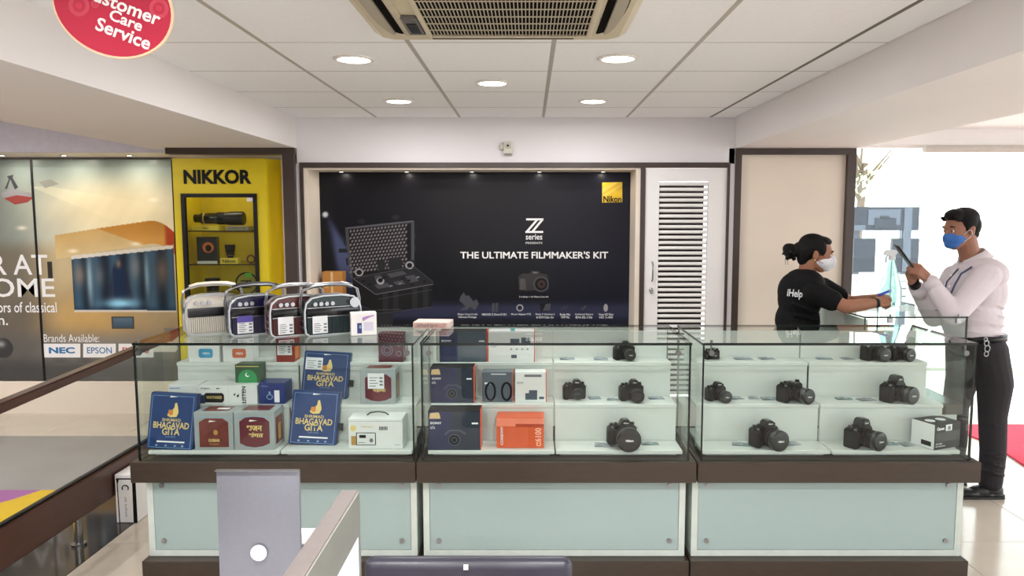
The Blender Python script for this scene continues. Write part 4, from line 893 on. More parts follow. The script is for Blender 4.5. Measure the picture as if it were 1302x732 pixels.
o, w, h, d = carton(631.5, 692, 531, 569, 0, .11, pm('orange_carton', (206, 86, 46), .4, var=.04), 'bright orange camera box on the bottom step of the middle counter', rz=R(-1))
decal(o, w, h, d, quad(.0, .72, 1, .985), pm('orange_pale', (232, 132, 106), .4), 'pale_band'); decal(o, w, h, d, quad(.4, .70, 1, .80), pm('orange_deep', (170, 66, 38), .4), 'dark_band', .001)
for s, v0 in (('SONY', .38), ('CORE', .10)):
    text(s, 0, 0, h*.34, w*.055, 0, M_tag, o, .03, M=Matrix.Translation((w*(-.36), -d/2-.002, h*v0)) @ Matrix.Rotation(R(-90), 4, 'Y'))
text('α6100', 0, 0, h*.60, w*.13, 0, pm('ink_salmon', (242, 178, 150), .5), o, .02, M=Matrix.Translation((w*.44, -d/2-.002, h*.07)) @ Matrix.Rotation(R(-90), 4, 'Y'))

# ---- cameras
def camera(px, bot, lv, wpx, label, lr=.036, ll=.07, rz=0, hump=1.0, words='Nikon', capped=True, bulky=False, silver=False, dy=0):
    z = LV[lv]; Y = min(max(PZ(px, bot, z).y+.05, LY[lv]+.075), LY[lv+1]-.035)+dy; q = PY(px, bot, Y)
    s = wpx/F*Y/.135
    o = empty('camera', (q.x, Y, z), label, 'camera', 'cameras on the display steps', rz)
    bw, bh, bd = .128*s, .084*s, .038*s; lf = max(0, lr-.04)*s*.95      # body rides up when the lens is fat
    k = dict(parent=o)
    pr_ = [(-bw/2, 0), (bw/2-.004*s, 0), (bw/2, .006*s), (bw/2, bh*.86), (bw/2-.014*s, bh), (bw*.2, bh), (-bw*.18, bh), (-bw/2+.02*s, bh*.97), (-bw/2, bh*.88)]
    MB().prism(pr_, bd, Matrix.Translation((0, -bd/2, lf)), bev=.004*s).build('body', M_blk, smooth=True, auto=True, **k)
    MB().box(-bw/2-.001, -bw/2+.034*s, -bd/2-.024*s, bd/2, lf, lf+bh*.88, bev=.011*s, seg=3).build('grip', M_rub, smooth=True, auto=True, **k)
    cx_ = .014*s; hh = (.028 if not bulky else .034)*s*hump
    M = Matrix.Translation((cx_, -bd*.75, lf+bh-.004*s))
    if hump > 0:
        MB().prism([(-.027*s, 0), (.027*s, 0), (.022*s, hh*.62), (.014*s, hh), (-.014*s, hh), (-.022*s, hh*.62)], bd*1.25, M, bev=.003*s).build('viewfinder_hump', M_blk, smooth=True, auto=True, **k)
        MB().box(cx_-.009*s, cx_+.009*s, -bd*.3, bd*.3, lf+bh+hh-.004*s, lf+bh+hh-.001*s).build('flash_shoe', M_steel, **k)
        text(words, cx_-.011*s, lf+bh+hh*.34, cx_+.011*s, lf+bh+hh*.56, -bd*.75-.0012, M_ptxt, o, .03)
    for x, r_, h_ in ((-.045, .009, .006), (-.026, .007, .009), (.046, .010, .008)):
        MB().cyl((x*s, .0, lf+bh*.95), (x*s, .0, lf+bh+h_*s), r_*s, seg=16).build('dial', M_rub if x > 0 else M_lens, smooth=True, auto=True, **k)
    MB().cyl((-.044*s, -bd*.6, lf+bh*.86), (-.044*s, -bd*.6, lf+bh*.96), .006*s, seg=12).build('shutter_button', M_steel, **k)
    MB().box(bw/2-.001, bw/2+.006*s, -.003*s, .003*s, lf+bh*.78, lf+bh*.86, bev=.001).build('strap_lug', M_steel, **k)
    lz = max(lf+bh*.46, lr*s*1.02); r = lr*s; L = ll*s
    ML = Matrix.Translation((cx_, -bd/2, lz)) @ Matrix.Rotation(R(90), 4, 'X')
    le = MB().lathe([(.029*s, -.002), (.031*s, .006*s), (r*.86, .010*s), (r*.86, L*.35), (r*.92, L*.40), (r*.92, L*.62), (r*.98, L*.7), (r, L*.78), (r, L*.97), (r*.93, L)], ML).build('lens', M_lens, smooth=True, auto=True, **k)
    for a_, b_, m in ((.41, .60, M_rub), (.16, .30, M_rub)): MB().lathe([(r*.9, L*a_), (r*.945, L*(a_+.01)), (r*.945, L*(b_-.01)), (r*.9, L*b_)], ML).build('focus_ring', m, le, smooth=True, auto=True)
    MB().lathe([(r*.99, L*.80), (r*1.004, L*.805), (r*1.004, L*.825), (r*.99, L*.83)], ML).build('ring_line', M_grytxt, le)
    if capped:
        MB().lathe([(r*.90, L-.002), (r*.90, L+.002*s), (r*.84, L+.003*s), (r*.5, L+.0035*s)], ML).build('lens_cap', pm('cap_black', (22, 22, 24), .35), le, smooth=True, auto=True)
        text(words, cx_-r*.32, lz-r*.09, cx_+r*.32, lz+r*.11, -bd/2-L-.0045*s, M_ptxt, le, .04)
    else:
        MB().lathe([(r*.80, L-.004), (r*.80, L+.0005)], ML).build('front_rim', M_blk, le); MB().sph((cx_, -bd/2-L+.002, lz), (r*.74, .004*s, r*.74)).build('front_glass', pm('coated_glass', (20, 24, 34), .05), le, smooth=True)
    return o
camera(730, 509, 1, 31, 'small black mirrorless camera alone at the left of the middle step, middle counter', .031, .045, R(2), capped=False)
camera(802, 511, 1, 33, 'black mirrorless camera with longer lens on the middle step of the middle counter', .036, .075, R(6), capped=False)
camera(793, 457, 2, 29, 'black mirrorless camera on the top step of the middle counter', .033, .075, R(10))
camera(790, 571, 0, 40, 'black camera with a very wide capped lens on the bottom step of the middle counter', .052, .085, R(4))
camera(909, 511, 1, 29, 'black camera on the middle step at the far left of the right counter', .036, .095, R(16))
camera(1003, 514, 1, 38, 'flat-topped black camera with its lens turned right on the middle step', .036, .09, R(24), hump=.25)
camera(970, 573, 0, 41, 'black camera with a fat capped lens on the bottom step of the right counter', .044, .08, R(18))
camera(1090, 571, 0, 43, 'black camera with lens turned right on the bottom step, left of the boxed camera', .039, .078, R(26), bulky=True, words='Canon')
camera(1134, 512, 1, 39, 'black camera on the middle step above the boxed camera', .039, .078, R(24), bulky=True, words='Canon')
camera(1108, 460, 2, 32, 'left one of two black cameras side by side on the top step', .038, .07, R(14), bulky=True, words='Canon')
camera(1140, 460, 2, 30, 'right one of two black cameras side by side on the top step', .038, .07, R(18), bulky=True, words='Canon')
o = camera(905, 457, 2, 20, 'small compact camera on the top step at the far left of the right counter', .028, .035, R(5), hump=.6)

# boxed camera
o, w, h, d = carton(1176, 1222, 538, 570, 0, .12, M_blk, 'black and white camera box at the right end of the bottom step', rz=R(22))
dtext(o, w, h, d, 'Canon', .08, .76, .36, .88, M_ptxt, .04); dtext(o, w, h, d, 'EOS 1500D', .06, .20, .3, .26, M_ptxt, .01); dtext(o, w, h, d, 'EF-S 18-55 III Kit', .06, .10, .42, .16, M_ptxt, .01)
decal(o, w, h, d, quad(.42, .70, .66, .94), M_tag, 'price_sticker'); decal(o, w, h, d, quad(.02, .30, .98, .68), pm('black_gloss', (10, 10, 12), .15), 'picture_print', .0004)
decal(o, w, h, d, quad(.5, .74, .6, .88), M_grytxt, 'sticker_line', .0012)
MB().box(-w/2-.0012, -w/2, -d/2, d/2, .002, h-.001).build('white_side', M_card, o)
MB().box(-w/2-.002, -w/2-.0012, -d*.38, d*.05, h*.12, h*.3).build('side_print', k1, o)
for x_ in (-.25, .15): MB().cyl((w*x_, 0, h), (w*x_, 0, h+.0008), .022, seg=24).build('round_sticker', M_tag, o)

# ---- price cards / leaflets lying on the steps
def card(px, py, lv, label, w=.075, dd=.05, rz=0, kind=0, i=[0]):
    z = LV[lv]; Y = min(max(PZ(px, py, z).y, LY[lv]+dd/2+.008), LY[lv+1]-dd/2-.01); x = PY(px, py, Y).x
    o = empty('price_card', (x, Y, z+.0003), label, 'leaflet', 'leaflets lying on the display steps', R(rz))
    m = pm('card_%d' % kind, ((132, 148, 160), (160, 166, 174), (112, 140, 140))[kind], .25, var=.12, scale=60)
    MB().box(-w/2, w/2, -dd/2, dd/2, 0, .0012).build('sheet', m, o)
    MB().box(-w*.46, w*.10, -dd*.42, dd*.42, .003, .0042, mat=Matrix.Rotation(R(3), 4, 'Y')).build('folded_flap', pm('card_1', (160, 166, 174), .25, var=.12, scale=60), o)
    for k in range(3): MB().box(-w*.4+.01*k, -w*.4+.008*k+w*(.3 if k != 1 else .2), -dd*.3+dd*.25*k, -dd*.3+dd*.25*k+.005, .0062, .0066).build('print_line', M_grytxt if kind else M_line, o)
    return o
for a in ((721, 452, 2, 'leaflet at the left on the top step of the middle counter', .075, .05, 4), (764, 452, 2, 'leaflet beside the camera on the top step of the middle counter', .07, .06, -3),
          (756, 506, 1, 'leaflet right of the small mirrorless camera on the middle step', .06, .05, 8), (779, 508, 1, 'curled leaflet left of the longer-lens camera on the middle step', .055, .04, -6, 2), (834, 506, 1, 'leaflet right of the longer-lens camera on the middle step', .075, .05, 5),
          (767, 566, 0, 'folded leaflet left of the widest-lens camera', .08, .06, -6, 1), (826, 564, 0, 'pale blue leaflet right of the widest-lens camera', .08, .045, 3, 2),
          (945, 454, 2, 'leaflet at the left of the top step, right counter', .09, .05, 0), (975, 453, 2, 'leaflet in the middle of the top step, right counter', .08, .05, 5, 1), (1048, 456, 2, 'leaflet left of the pair of cameras on the top step', .08, .04, -4), (1078, 455, 2, 'leaflet touching the pair of cameras on the top step', .06, .05, 8, 1),
          (936, 506, 1, 'leaflet right of the far-left camera, right counter', .06, .05, 10), (958, 505, 1, 'leaflet in the middle between two cameras on the middle step', .05, .05, -8, 1), (978, 507, 1, 'blue leaflet left of the flat-topped camera', .08, .05, 4, 2), (1073, 507, 1, 'oval-looking leaflet alone on the middle step, right counter', .08, .04, 0, 2), (1101, 508, 1, 'leaflet left of the camera above the boxed camera', .085, .055, 12, 1),
          (942, 565, 0, 'greenish leaflet left of the fat-lens camera', .08, .05, -14, 2), (1006, 564, 0, 'printed leaflet right of the fat-lens camera', .075, .06, 14, 1), (1130, 564, 0, 'leaflet right of the bottom-step camera near the boxed camera', .07, .05, 0, 2), (1152, 565, 0, 'leaflet against the boxed camera', .06, .06, 14, 1)):
    card(*a)

# ---- retro radios on the left counter
def radio(px, py, label, cb, band=None, w=.262, h=.185, d=.085, yaw=35, stick=0, striped=False, dial=False, hm=None):
    q = PZ(px, py, GZ); a_ = R(yaw); c = q+Vector((cos(a_)*w/2-sin(a_)*d/2, sin(a_)*w/2+cos(a_)*d/2, 0)); c.z = GZ+.0005
    o = empty('retro_radio', c, label, 'radio', 'retro radios on the left counter', a_)
    mb_ = pm('radio_'+cb[0], cb[1], .22, var=.03); k = dict(parent=o, smooth=True, auto=True)
    pf = [(-w/2+.02, 0), (w/2-.02, 0), (w/2-.004, .012), (w/2, .04), (w/2, h*.62), (w/2-.008, h*.82), (w/2-.035, h*.95), (w/2-.09, h), (-w/2+.09, h), (-w/2+.035, h*.95), (-w/2+.008, h*.82), (-w/2, h*.62), (-w/2, .04), (-w/2+.004, .012)]
    MB().prism(pf, d-.02, Matrix.Translation((0, -d/2+.01, 0)), bev=.004).build('body', mb_, **k)
    # chrome edge bands front and back
    inner = [(x*.955, z*.95+.005) for x, z in pf]
    for y0 in (-d/2, d/2-.016):
        n = len(pf); b = bmesh.new(); V = [[b.verts.new((x*s_, y0+t_, z*s2+c2)) for x, z in pf] for s_, s2, c2, t_ in ((1.012, 1.012, -.0005, 0), (1.012, 1.012, -.0005, .016), (.96, .955, .004, .016), (.96, .955, .004, 0))]
        for i in range(4):
            for j in range(n): b.faces.new((V[i][j], V[i][(j+1) % n], V[(i+1) % 4][(j+1) % n], V[(i+1) % 4][j]))
        bmesh.ops.translate(b, vec=(0, 0, .0012), verts=b.verts)
        m = MB(); m._add(b); m.build('metal_band', pm('satin_metal', (176, 180, 184), .3, .9), **k)
    for z in (.04, .07, .1): 
        for y in (-.02, .02): MB().sph((-w/2-.001, y, z), (.003, .004, .004), u=10, v=6).build('rivet', M_chr, **k)
    if band: MB().box(-w/2+.012, w/2-.012, -d/2-.001, -d/2+.012, h*.46, h*.68, bev=.002).build('front_band', band, **k)
    else:
        MB().box(-w/2+.012, w/2-.012, -d/2-.001, -d/2+.012, h*.47, h*.70, bev=.002).build('front_band', pm('radio_black', (12, 12, 16), .12), **k)
        for z in (.47, .70): MB().box(-w/2+.012, w/2-.012, -d/2-.003, -d/2, h*z, h*z+.003).build('chrome_line', M_chr, parent=o)
    mb = MB()
    for j in range(26): x = -w/2+.018+(w-.036)*j/25; mb.box(x-.0018, x+.0018, -d/2-.001, -d/2+.01, .012, h*.44)
    gr = mb.build('speaker_grille', pm('grille_'+cb[0], tuple(min(255, int(v*.92+10)) for v in cb[1]), .5), parent=o); gr['kind'] = 'stuff'
    MB().box(-w/2+.016, w/2-.016, -d/2+.004, -d/2+.012, .010, h*.45).build('grille_backing', pm('gback_'+cb[0], tuple(int(v*.7) for v in cb[1]), .6), parent=o)
    for j in range(4 if dial else 3): MB().cyl((-w/2+.05+.027*j, -d/2+.012, h*.80), (-w/2+.05+.027*j, -d/2-.006, h*.80), .0095, seg=18).build('knob', M_chr, **k)
    if dial: MB().cyl((w/2-.035, -d/2+.012, h*.80), (w/2-.035, -d/2-.014, h*.80), .024, seg=28).build('tuning_dial', M_chr, **k)
    # arched handle
    pts = [(-w/2-.004, 0, h*.62), (-w/2-.006, 0, h*.85), (-w/2+.004, 0, h*1.12), (-w/2+.03, 0, h*1.19), (-w/4, 0, h*1.245), (0, 0, h*1.26), (w/4, 0, h*1.245), (w/2-.03, 0, h*1.19), (w/2-.004, 0, h*1.12), (w/2+.006, 0, h*.85), (w/2+.004, 0, h*.62)]
    for y in (-.012, .012): MB().tube([(p_[0], y, p_[2]) for p_ in pts], .0035, 8).build('handle_rod', M_chr, parent=o, smooth=True)
    MB().tube([(p_[0], 0, p_[2]+.002) for p_ in pts[3:8]], .011, 10).build('handle_grip', hm or M_chr, parent=o, smooth=True)
    for x in (-w/2-.003, w/2+.003): MB().cyl((x-.004, 0, h*.62), (x+.004, 0, h*.62), .012, seg=16).build('handle_pivot', M_chr, **k)
    if stick:
        t0_ = .012 if stick != 3 else .006
        MB().box(-w/2+.035, -w/2+.105, -d/2-.004, -d/2-.002, t0_, h*.5).build('hang_tag', M_tag, parent=o)
        if stick == 2: MB().box(-w/2+.035, -w/2+.105, -d/2-.005, -d/2-.004, h*.34, h*.5).build('purple_header', pm('ink_purple', (78, 66, 150), .5), parent=o)
        for j in range(5): MB().box(-w/2+.041, -w/2+(.075 if j % 2 else .068), -d/2-.0055, -d/2-.0045, t0_+.008+.009*j, t0_+.011+.009*j).build('tag_line', M_grytxt, parent=o)
        for j in range(3): MB().box(-w/2+.086, -w/2+.1, -d/2-.0055, -d/2-.0045, t0_+.008+.015*j, t0_+.016+.015*j).build('tag_code', M_grytxt, parent=o)
    return o
radio(237, 427.5, 'cream retro radio with a black band, first on the left counter', ('cream', (214, 208, 196)), pm('radio_bandblack', (20, 20, 26), .3), hm=pm('handle_cream', (222, 216, 198), .4))
radio(292, 428.5, 'navy blue retro radio with a purple-topped price tag', ('navy', (24, 22, 58)), stick=2, hm=pm('handle_dark', (30, 28, 34), .4))
radio(344, 430, 'maroon retro radio with a white price tag', ('maroon', (84, 28, 26)), stick=1)
radio(388, 428.5, 'dark green retro radio with a chrome dial at the right of the row', ('green', (22, 42, 46)), stick=1, dial=True, w=.27, yaw=33)
# small phone box
q = PZ(445, 427, GZ); o = empty('phone_box', (q.x+.055, q.y+.035, GZ+.0005), 'small white phone box with a purple streak beside the dark green radio', 'box', rz=R(18))
w, h, d = .118, .108, .05
MB().box(-w/2, w/2, -d/2, d/2, 0, h, bev=.004, seg=2).build('carton', M_wht, o)
decal(o, w, h, d, quad(.24, .10, .42, .55), pm('ink_indigo', (50, 56, 120), .4), 'phone_print'); decal(o, w, h, d, ell(.36, .38, .05, .08, 12), M_line, 'phone_print', .0012)
decal(o, w, h, d, [(.44, .78), (.62, .84), (.9, .88), (.9, .84), (.7, .76), (.46, .62)], pm('ink_lilac', (170, 130, 190), .4), 'streak_print'); decal(o, w, h, d, quad(.50, .2, .86, .58), pm('ink_lilacpale', (206, 200, 220), .4), 'text_panel', .0008)
MB().box(-w/2-.0006, -w/2, -.006, .006, h*.18, h*.75).build('side_lettering', M_grytxt, o)
# pale leaflet stack on the middle counter
q = PZ(548, 417.5, GZ+.02); o = empty('flat_box', (q.x-.01, 3.66, GZ+.0005), 'flat pinkish-white box lying at the back left of the middle counter', 'box', rz=R(-4))
MB().box(-.09, .09, -.06, .06, 0, .034, bev=.002, seg=1).build('carton', pm('pinkish_carton', (206, 186, 180), .5), o)
MB().box(-.085, .075, -.0606, -.06, .005, .028).build('front_print', pm('pinkish_print', (190, 150, 140), .5, var=.2, scale=90), o); text('camera care', -.07, .010, .03, .022, -.0612, M_grytxt, o)
# brown carton on the ledge under the poster
q0, q1 = PY(411, 345, 5.6), PY(438, 396, 5.6)
o = empty('brown_carton', ((q0.x+q1.x)/2, 5.62, LEDZ+.0005), 'small orange-brown cardboard carton behind the dark green radio', 'box')
w, h, d = q1.x-q0.x, q0.z-LEDZ, .11
M_cb = pm('cardboard', (176, 120, 56), .7, var=.08)
MB().box(-w/2, w/2, -d/2, d/2, 0, h, bev=.002, seg=1).build('carton', M_cb, o)
MB().box(-.012, .004, -d/2-.0008, -d/2, .002, h).build('packing_tape', pm('tape', (206, 176, 130), .3), o); MB().box(-w/2, w/2, -d/2-.0006, -d/2, h*.52, h*.545).build('band_line', pm('tape2', (214, 184, 110), .3), o)
MB().box(-w*.38, -w*.2, -d/2-.0008, -d/2, h*.72, h*.8).build('yellow_label', M_gold, o)

# ================================================================== FOREGROUND DESK, SCREENS, CHAIR
dk = empty('desk', (-.35, 1.3, 0), 'pale desk carrying the two screens at the bottom of the photo', 'desk'); k = dict(parent=dk)
MB().box(-.75, .42, -.7, .37, .71, .735, bev=.004).build('desk_top', M_wht, **k)
for x in (-.7, .37):
    for y in (-.65, .32): MB().box(x-.025, x+.025, y-.025, y+.025, 0, .71).build('leg', M_steel, **k)
DZ = .7355
M_alu = pm('brushed_aluminium', (110, 111, 119), .4, .3, var=.04, scale=80)
q0, q1 = PY(269, 602, 1.5), PY(376, 602, 1.5); cx_, w = (q0.x+q1.x)/2, q1.x-q0.x
o = empty('tablet_screen', (cx_, 1.52, DZ), 'upright grey metal screen seen from behind with a white round mark', 'monitor')
MB().box(-w/2, w/2, -.006, .006, .012, q0.z-DZ, bev=.003, seg=2, mat=Matrix.Rotation(R(-1), 4, 'X')).build('back_shell', M_alu, o, smooth=True, auto=True)
zc = PY(326, 706, 1.5).z-DZ; MB().cyl((0, -.0095, zc), (0, -.0065, zc), .0175, seg=36).build('round_mark', pm('mark_white', (176, 176, 186), .5), o)
MB().box(-w/2-.0004, w/2+.0004, -.0055, .0055, q0.z-DZ-.0005, q0.z-DZ+.0008).build('top_edge', M_chr, o)
MB().box(-w*.4, w*.4, -.06, .08, 0, .013, bev=.003).build('foot', M_alu, o)
# side-on screen
zt = 1.20; xr_, yf = PY(458, 622, 1.14).x, 1.14
o = empty('side_monitor', (xr_-.015, .85, DZ), 'thick-edged grey monitor seen end-on with its bright screen facing right', 'monitor')
M_bz = pm('bezel_grey', (96, 89, 87), .5, var=.06, scale=60); M_bs = pm('bezel_side', (108, 108, 102), .45, var=.05)
y0, y1 = -.33, yf-.85; hh = zt-DZ
MB().box(-.015, .012, y0, y1, .10, hh, bev=.002).build('casing', M_bz, o)
MB().box(.012, .0145, y0+.002, y1-.002, hh-.07, hh-.002).box(.012, .0145, y1-.014, y1-.002, .1, hh-.07).box(.012, .0145, y0+.002, y0+.02, .1, hh-.07).box(.012, .0145, y0+.02, y1-.014, .1, .13).build('bezel', M_bs, o)
scm = pm('screen_lit', (205, 215, 240), .3, emit=.75); MB().box(.012, .0135, y0+.02, y1-.014, .13, hh-.07).build('lit_screen', scm, o)
MB().box(-.03, .0, -.06, .06, .0, .25).box(-.12, .09, -.1, .1, 0, .012, bev=.004).build('stand', M_alu, o)
# small white device between them
q = PY(384, 687, 1.60); o = empty('white_device', (q.x-.02, 1.62, DZ), 'small white and grey device just visible between the two screens', 'device')
MB().box(-.06, .06, -.04, .04, 0, q.z-DZ, bev=.004).build('case', M_bs, o)
MB().box(-.06, .06, -.04, .04, q.z-DZ, q.z-DZ+.003).build('white_lid', M_wht, o); MB().box(-.058, .058, -.042, -.04, q.z-DZ-.02, q.z-DZ-.006).build('grey_strip', M_grytxt, o)
# chair
qa, qb = PY(462, 712, 1.82), PY(728, 712, 1.82); cx_, w = (qa.x+qb.x)/2, qb.x-qa.x; zt = PY(595, 711, 1.82).z
o = empty('office_chair', (cx_, 1.9, 0), 'dark violet-grey office chair with a small pale square on its backrest', 'chair')
M_chair = pm('chair_violet', (50, 49, 62), .38, var=.04)
b = MB(); b.box(-w/2, w/2, -.03, .02, .50, zt, bev=.024, seg=4); b.build('backrest', M_chair, o, M=Matrix.Translation((0, -.06, 0)), smooth=True, auto=True)
q = PY(592, 723, 1.8); MB().box(q.x-cx_-.006, q.x-cx_+.006, -.094, -.088, q.z-.006, q.z+.006).build('pale_label', M_tag, o)
MB().box(-.23, .23, -.02, .38, .43, .50, bev=.03, seg=3).build('seat', M_chair, o, smooth=True, auto=True)
MB().cyl((0, .18, .10), (0, .18, .43), .028).build('gas_post', M_steel, o, smooth=True)
MB().box(-.04, .04, -.085, -.06, .40, .60).box(-.04, .04, -.085, .2, .40, .425).build('back_bracket', M_blk, o)
for kk in range(5):
    a_ = 2*pi*kk/5+.3; e = Vector((.29*cos(a_), .18+.29*sin(a_), .07)); MB().cap((0, .18, .11), e, .022, .014).build('base_arm', M_blk, o, smooth=True); MB().cyl(e+Vector((0, -.012, -.045)), e+Vector((0, .012, -.045)), .025).build('castor', M_blk, o, smooth=True)

# ================================================================== SECOND COUNTER BEHIND, SANITIZER
CZ = 1.10; X0, X1, Y0, Y1 = 1.812, 2.372, 3.96, 4.98
o = empty('service_counter', ((X0+X1)/2, (Y0+Y1)/2, 0), 'glass-topped white service counter between the woman and the man', 'counter'); L0 = o.location.copy(); k = dict(parent=o, origin=L0)
MB().box(X0+.02, X1-.02, Y0+.02, Y1-.02, .08, .56).build('body', M_white, **k)
MB().box(X0+.04, X1-.04, Y0+.04, Y1-.04, 0, .08).build('plinth', M_band, **k)
MB().box(X0, X1, Y0, Y1, .56, .62, bev=.002, seg=1).build('band', M_band, **k)
for b in ((X0+.008, X1-.008, Y0, Y0+.008, .62, CZ-.009), (X0, X0+.008, Y0, Y1, .62, CZ-.009), (X1-.008, X1, Y0, Y1, .62, CZ-.009), (X0-.002, X1+.002, Y0-.002, Y1, CZ-.008, CZ)):
    pane('glass_pane' if b[5] < CZ else 'glass_top', *b, o).location = -L0
MB().box(X0+.02, X1-.25, Y0+.14, Y1-.02, .90, .915).box(X0+.02, X1-.25, Y0+.14, Y0+.155, .62, .90).box(X0+.015, X0+.03, Y0+.02, Y1-.02, .62, CZ-.02).build('inner_shelf', M_white, **k)
for x in (X0+.14, X1-.05): MB().cyl((x, Y0, CZ), (x, Y0, CZ+.012), .006).box(x-.012, x+.012, Y0-.006, Y0+.012, CZ-.035, CZ-.009).build('glass_clip', M_chr, **k)
# bottle
q = PZ(1131, 392, CZ); bx, by = PY(1131, 392, 4.45).x, 4.45
o = empty('sanitizer_bottle', (bx, by, CZ+.0005), 'large clear aqua spray bottle of hand sanitizer standing on the service counter', 'bottle')
aq = bpy.data.materials.new('aqua_gel'); aq.use_nodes = True; b = aq.node_tree.nodes['Principled BSDF']; b.inputs['Base Color'].default_value = lin((196, 244, 242)); b.inputs['Transmission Weight'].default_value = .8; b.inputs['Roughness'].default_value = .12; b.inputs['IOR'].default_value = 1.12
MB().lathe([(.058, 0), (.064, .006), (.064, .09), (.060, .12), (.046, .17), (.036, .20), (.020, .255), (.017, .27), (.017, .282)]).build('body', aq, o, smooth=True)
M_pump = pm('pump_white', (222, 228, 230), .35)
MB().cyl((0, 0, .278), (0, 0, .30), .020).build('collar', M_pump, o, smooth=True, auto=True)
MB().prism([(-.045, .305), (-.05, .322), (-.03, .340), (.02, .338), (.032, .322), (.014, .300), (-.012, .298), (-.02, .305)], .022, Matrix.Translation((0, -.011, 0)), bev=.003).build('spray_head', M_pump, o, smooth=True, auto=True)
MB().tube([(-.026, 0, .306), (-.036, 0, .288), (-.034, 0, .262)], .0045, 8).build('trigger', pm('pump_blue', (120, 160, 190), .4), o, smooth=True)
MB().cyl((0, 0, .02), (0, 0, .27), .003, seg=8).build('dip_tube', M_pump, o)

# ================================================================== PEOPLE
M_skin = pm('skin_brown', (150, 102, 78), .55, var=.05, scale=30, bump=.03); M_skin2 = pm('skin_brown_man', (146, 100, 80), .55, var=.05, scale=30, bump=.03)
M_hair = pm('hair_black', (9, 8, 9), .6, var=.3, scale=60, bump=.5, stretch=(1, 1, 6), spec=.2); M_eye = pm('eye_dark', (24, 18, 16), .2); M_eyew = pm('eye_white', (225, 220, 215), .3)
def frame(c, fwd, up=(0, 0, 1)):
    f = Vector(fwd).normalized(); s_ = Vector(up).cross(f).normalized(); u = f.cross(s_)
    return Matrix.Translation(c) @ Matrix((f, s_, u)).transposed().to_4x4()
def head_shape(mb, M):
    """head in its own frame: +x forward, +y left, +z up; centre between the ears"""
    RM = M.to_3x3()
    def E(c, r): mb.sph(M @ Vector(c), r, RM, 24, 16)
    E((-.012, 0, .030), (.094, .074, .088)); E((.030, 0, .006), (.066, .064, .085)); E((.034, 0, -.052), (.050, .050, .054)); E((.052, 0, -.088), (.028, .030, .022))
    E((.060, .028, -.022), (.026, .026, .026)); E((.060, -.028, -.022), (.026, .026, .026))     # cheeks
    E((.086, 0, .028), (.012, .045, .012))                                                        # brow
    mb.cap(M @ Vector((.090, 0, .012)), M @ Vector((.108, 0, -.026)), .008, .0115); E((.098, .010, -.030), (.010, .008, .008)); E((.098, -.010, -.030), (.010, .008, .008))
    E((.080, 0, -.056), (.014, .024, .008)); E((.079, 0, -.068), (.013, .020, .008))              # lips
    for s_ in (-1, 1):
        E((-.006, s_*.074, -.008), (.017, .009, .031)); E((-.012, s_*.080, .006), (.012, .007, .016))
def eyes(M, parent, L0):
    for s_ in (-1, 1):
        e = MB().sph(M @ Vector((.0825, s_*.030, .006)), .0085).build('eye', M_eyew, parent, True, L0)
        MB().sph(M @ Vector((.0865, s_*.030, .006)), .0062).build('iris', M_eye, e, True, L0)
        MB().chain([M @ Vector((.090, s_*.014, .028)), M @ Vector((.092, s_*.032, .034)), M @ Vector((.082, s_*.050, .028))], [.004, .0045, .002]).build('eyebrow', M_hair, parent, True, L0)
def hand(mb, wrist, palm_dir, normal, curl, side=1, s=1.0, spread=.0, thumb=None, extra=None):
    """palm + five fingers; palm_dir wrist->knuckles, normal = back of the hand, fingers curl away from it"""
    d = Vector(palm_dir).normalized(); n = Vector(normal); n = (n-d*n.dot(d)).normalized(); l = d.cross(n)*side; w = Vector(wrist)
    P = lambda a, b, c: w+d*a*s+l*b*s+n*c*s
    mb.cap(w, P(.03, 0, 0), .024*s, .022*s)
    for b_ in (-.026, -.009, .009, .026): mb.cap(P(.018, b_*.75, 0), P(.082, b_, 0), .0155*s, .0115*s)
    Ls = ((.040, .026, .020), (.045, .029, .021), (.042, .027, .020), (.032, .020, .017))
    for i, b_ in enumerate((.029, .010, -.009, -.027)):
        p0 = P(.086, b_, 0); a_ = 0; pts = [p0]; rs = [.0098*s]
        for j, L in enumerate(Ls[i]):
            a_ += curl[j]*(1+.06*i); dd = (d*cos(a_)-n*sin(a_)+l*spread*(1.5-i)*.3*(j == 0)).normalized(); pts.append(pts[-1]+dd*L*s); rs.append((.0088, .0080, .0068)[j]*s)
        mb.chain(pts, rs)
    th = thumb or ((.030, .034, -.012), (.056, .052, -.024), (.082, .056, -.036))
    mb.chain([P(.008, .018, 0)]+[P(*t) for t in th], [.014*s, .0125*s, .0105*s, .008*s])
    return P

# ---------------------------------------------------------------- the man
PM = lambda x, y, Y: PY(x, y, Y)
Lm = Vector((2.64, 4.3, 0))
man = empty('person', Lm, 'person in a white shirt, dark trousers and blue face mask, looking at a phone', 'person'); k = dict(parent=man, origin=Lm)
hc = PM(1222, 292, 4.30); Mh_ = frame(hc, (-.95, -.22, -.16))
sk = MB(); head_shape(sk, Mh_)
nb = PM(1236, 336, 4.32)
sk.chain([Mh_ @ Vector((-.025, 0, -.05)), nb, nb+Vector((.02, .0, -.06))], [.058, .056, .07])
shN, elN, wrN = PM(1254, 352, 4.13), PM(1213, 400, 4.03), PM(1181, 355, 4.12)
shF, elF, wrF = PM(1214, 352, 4.46), PM(1187, 403, 4.40), PM(1163, 362, 4.20)
hip = Vector((2.63, 4.31, .92))
sk.chain([nb+Vector((.02, 0, -.06)), Vector((2.61, 4.30, 1.22)), hip], [.085, .12, .12])
sk.chain([shN, elN, wrN], [.046, .036, .026]); sk.chain([shF, elF, wrF], [.046, .036, .026])
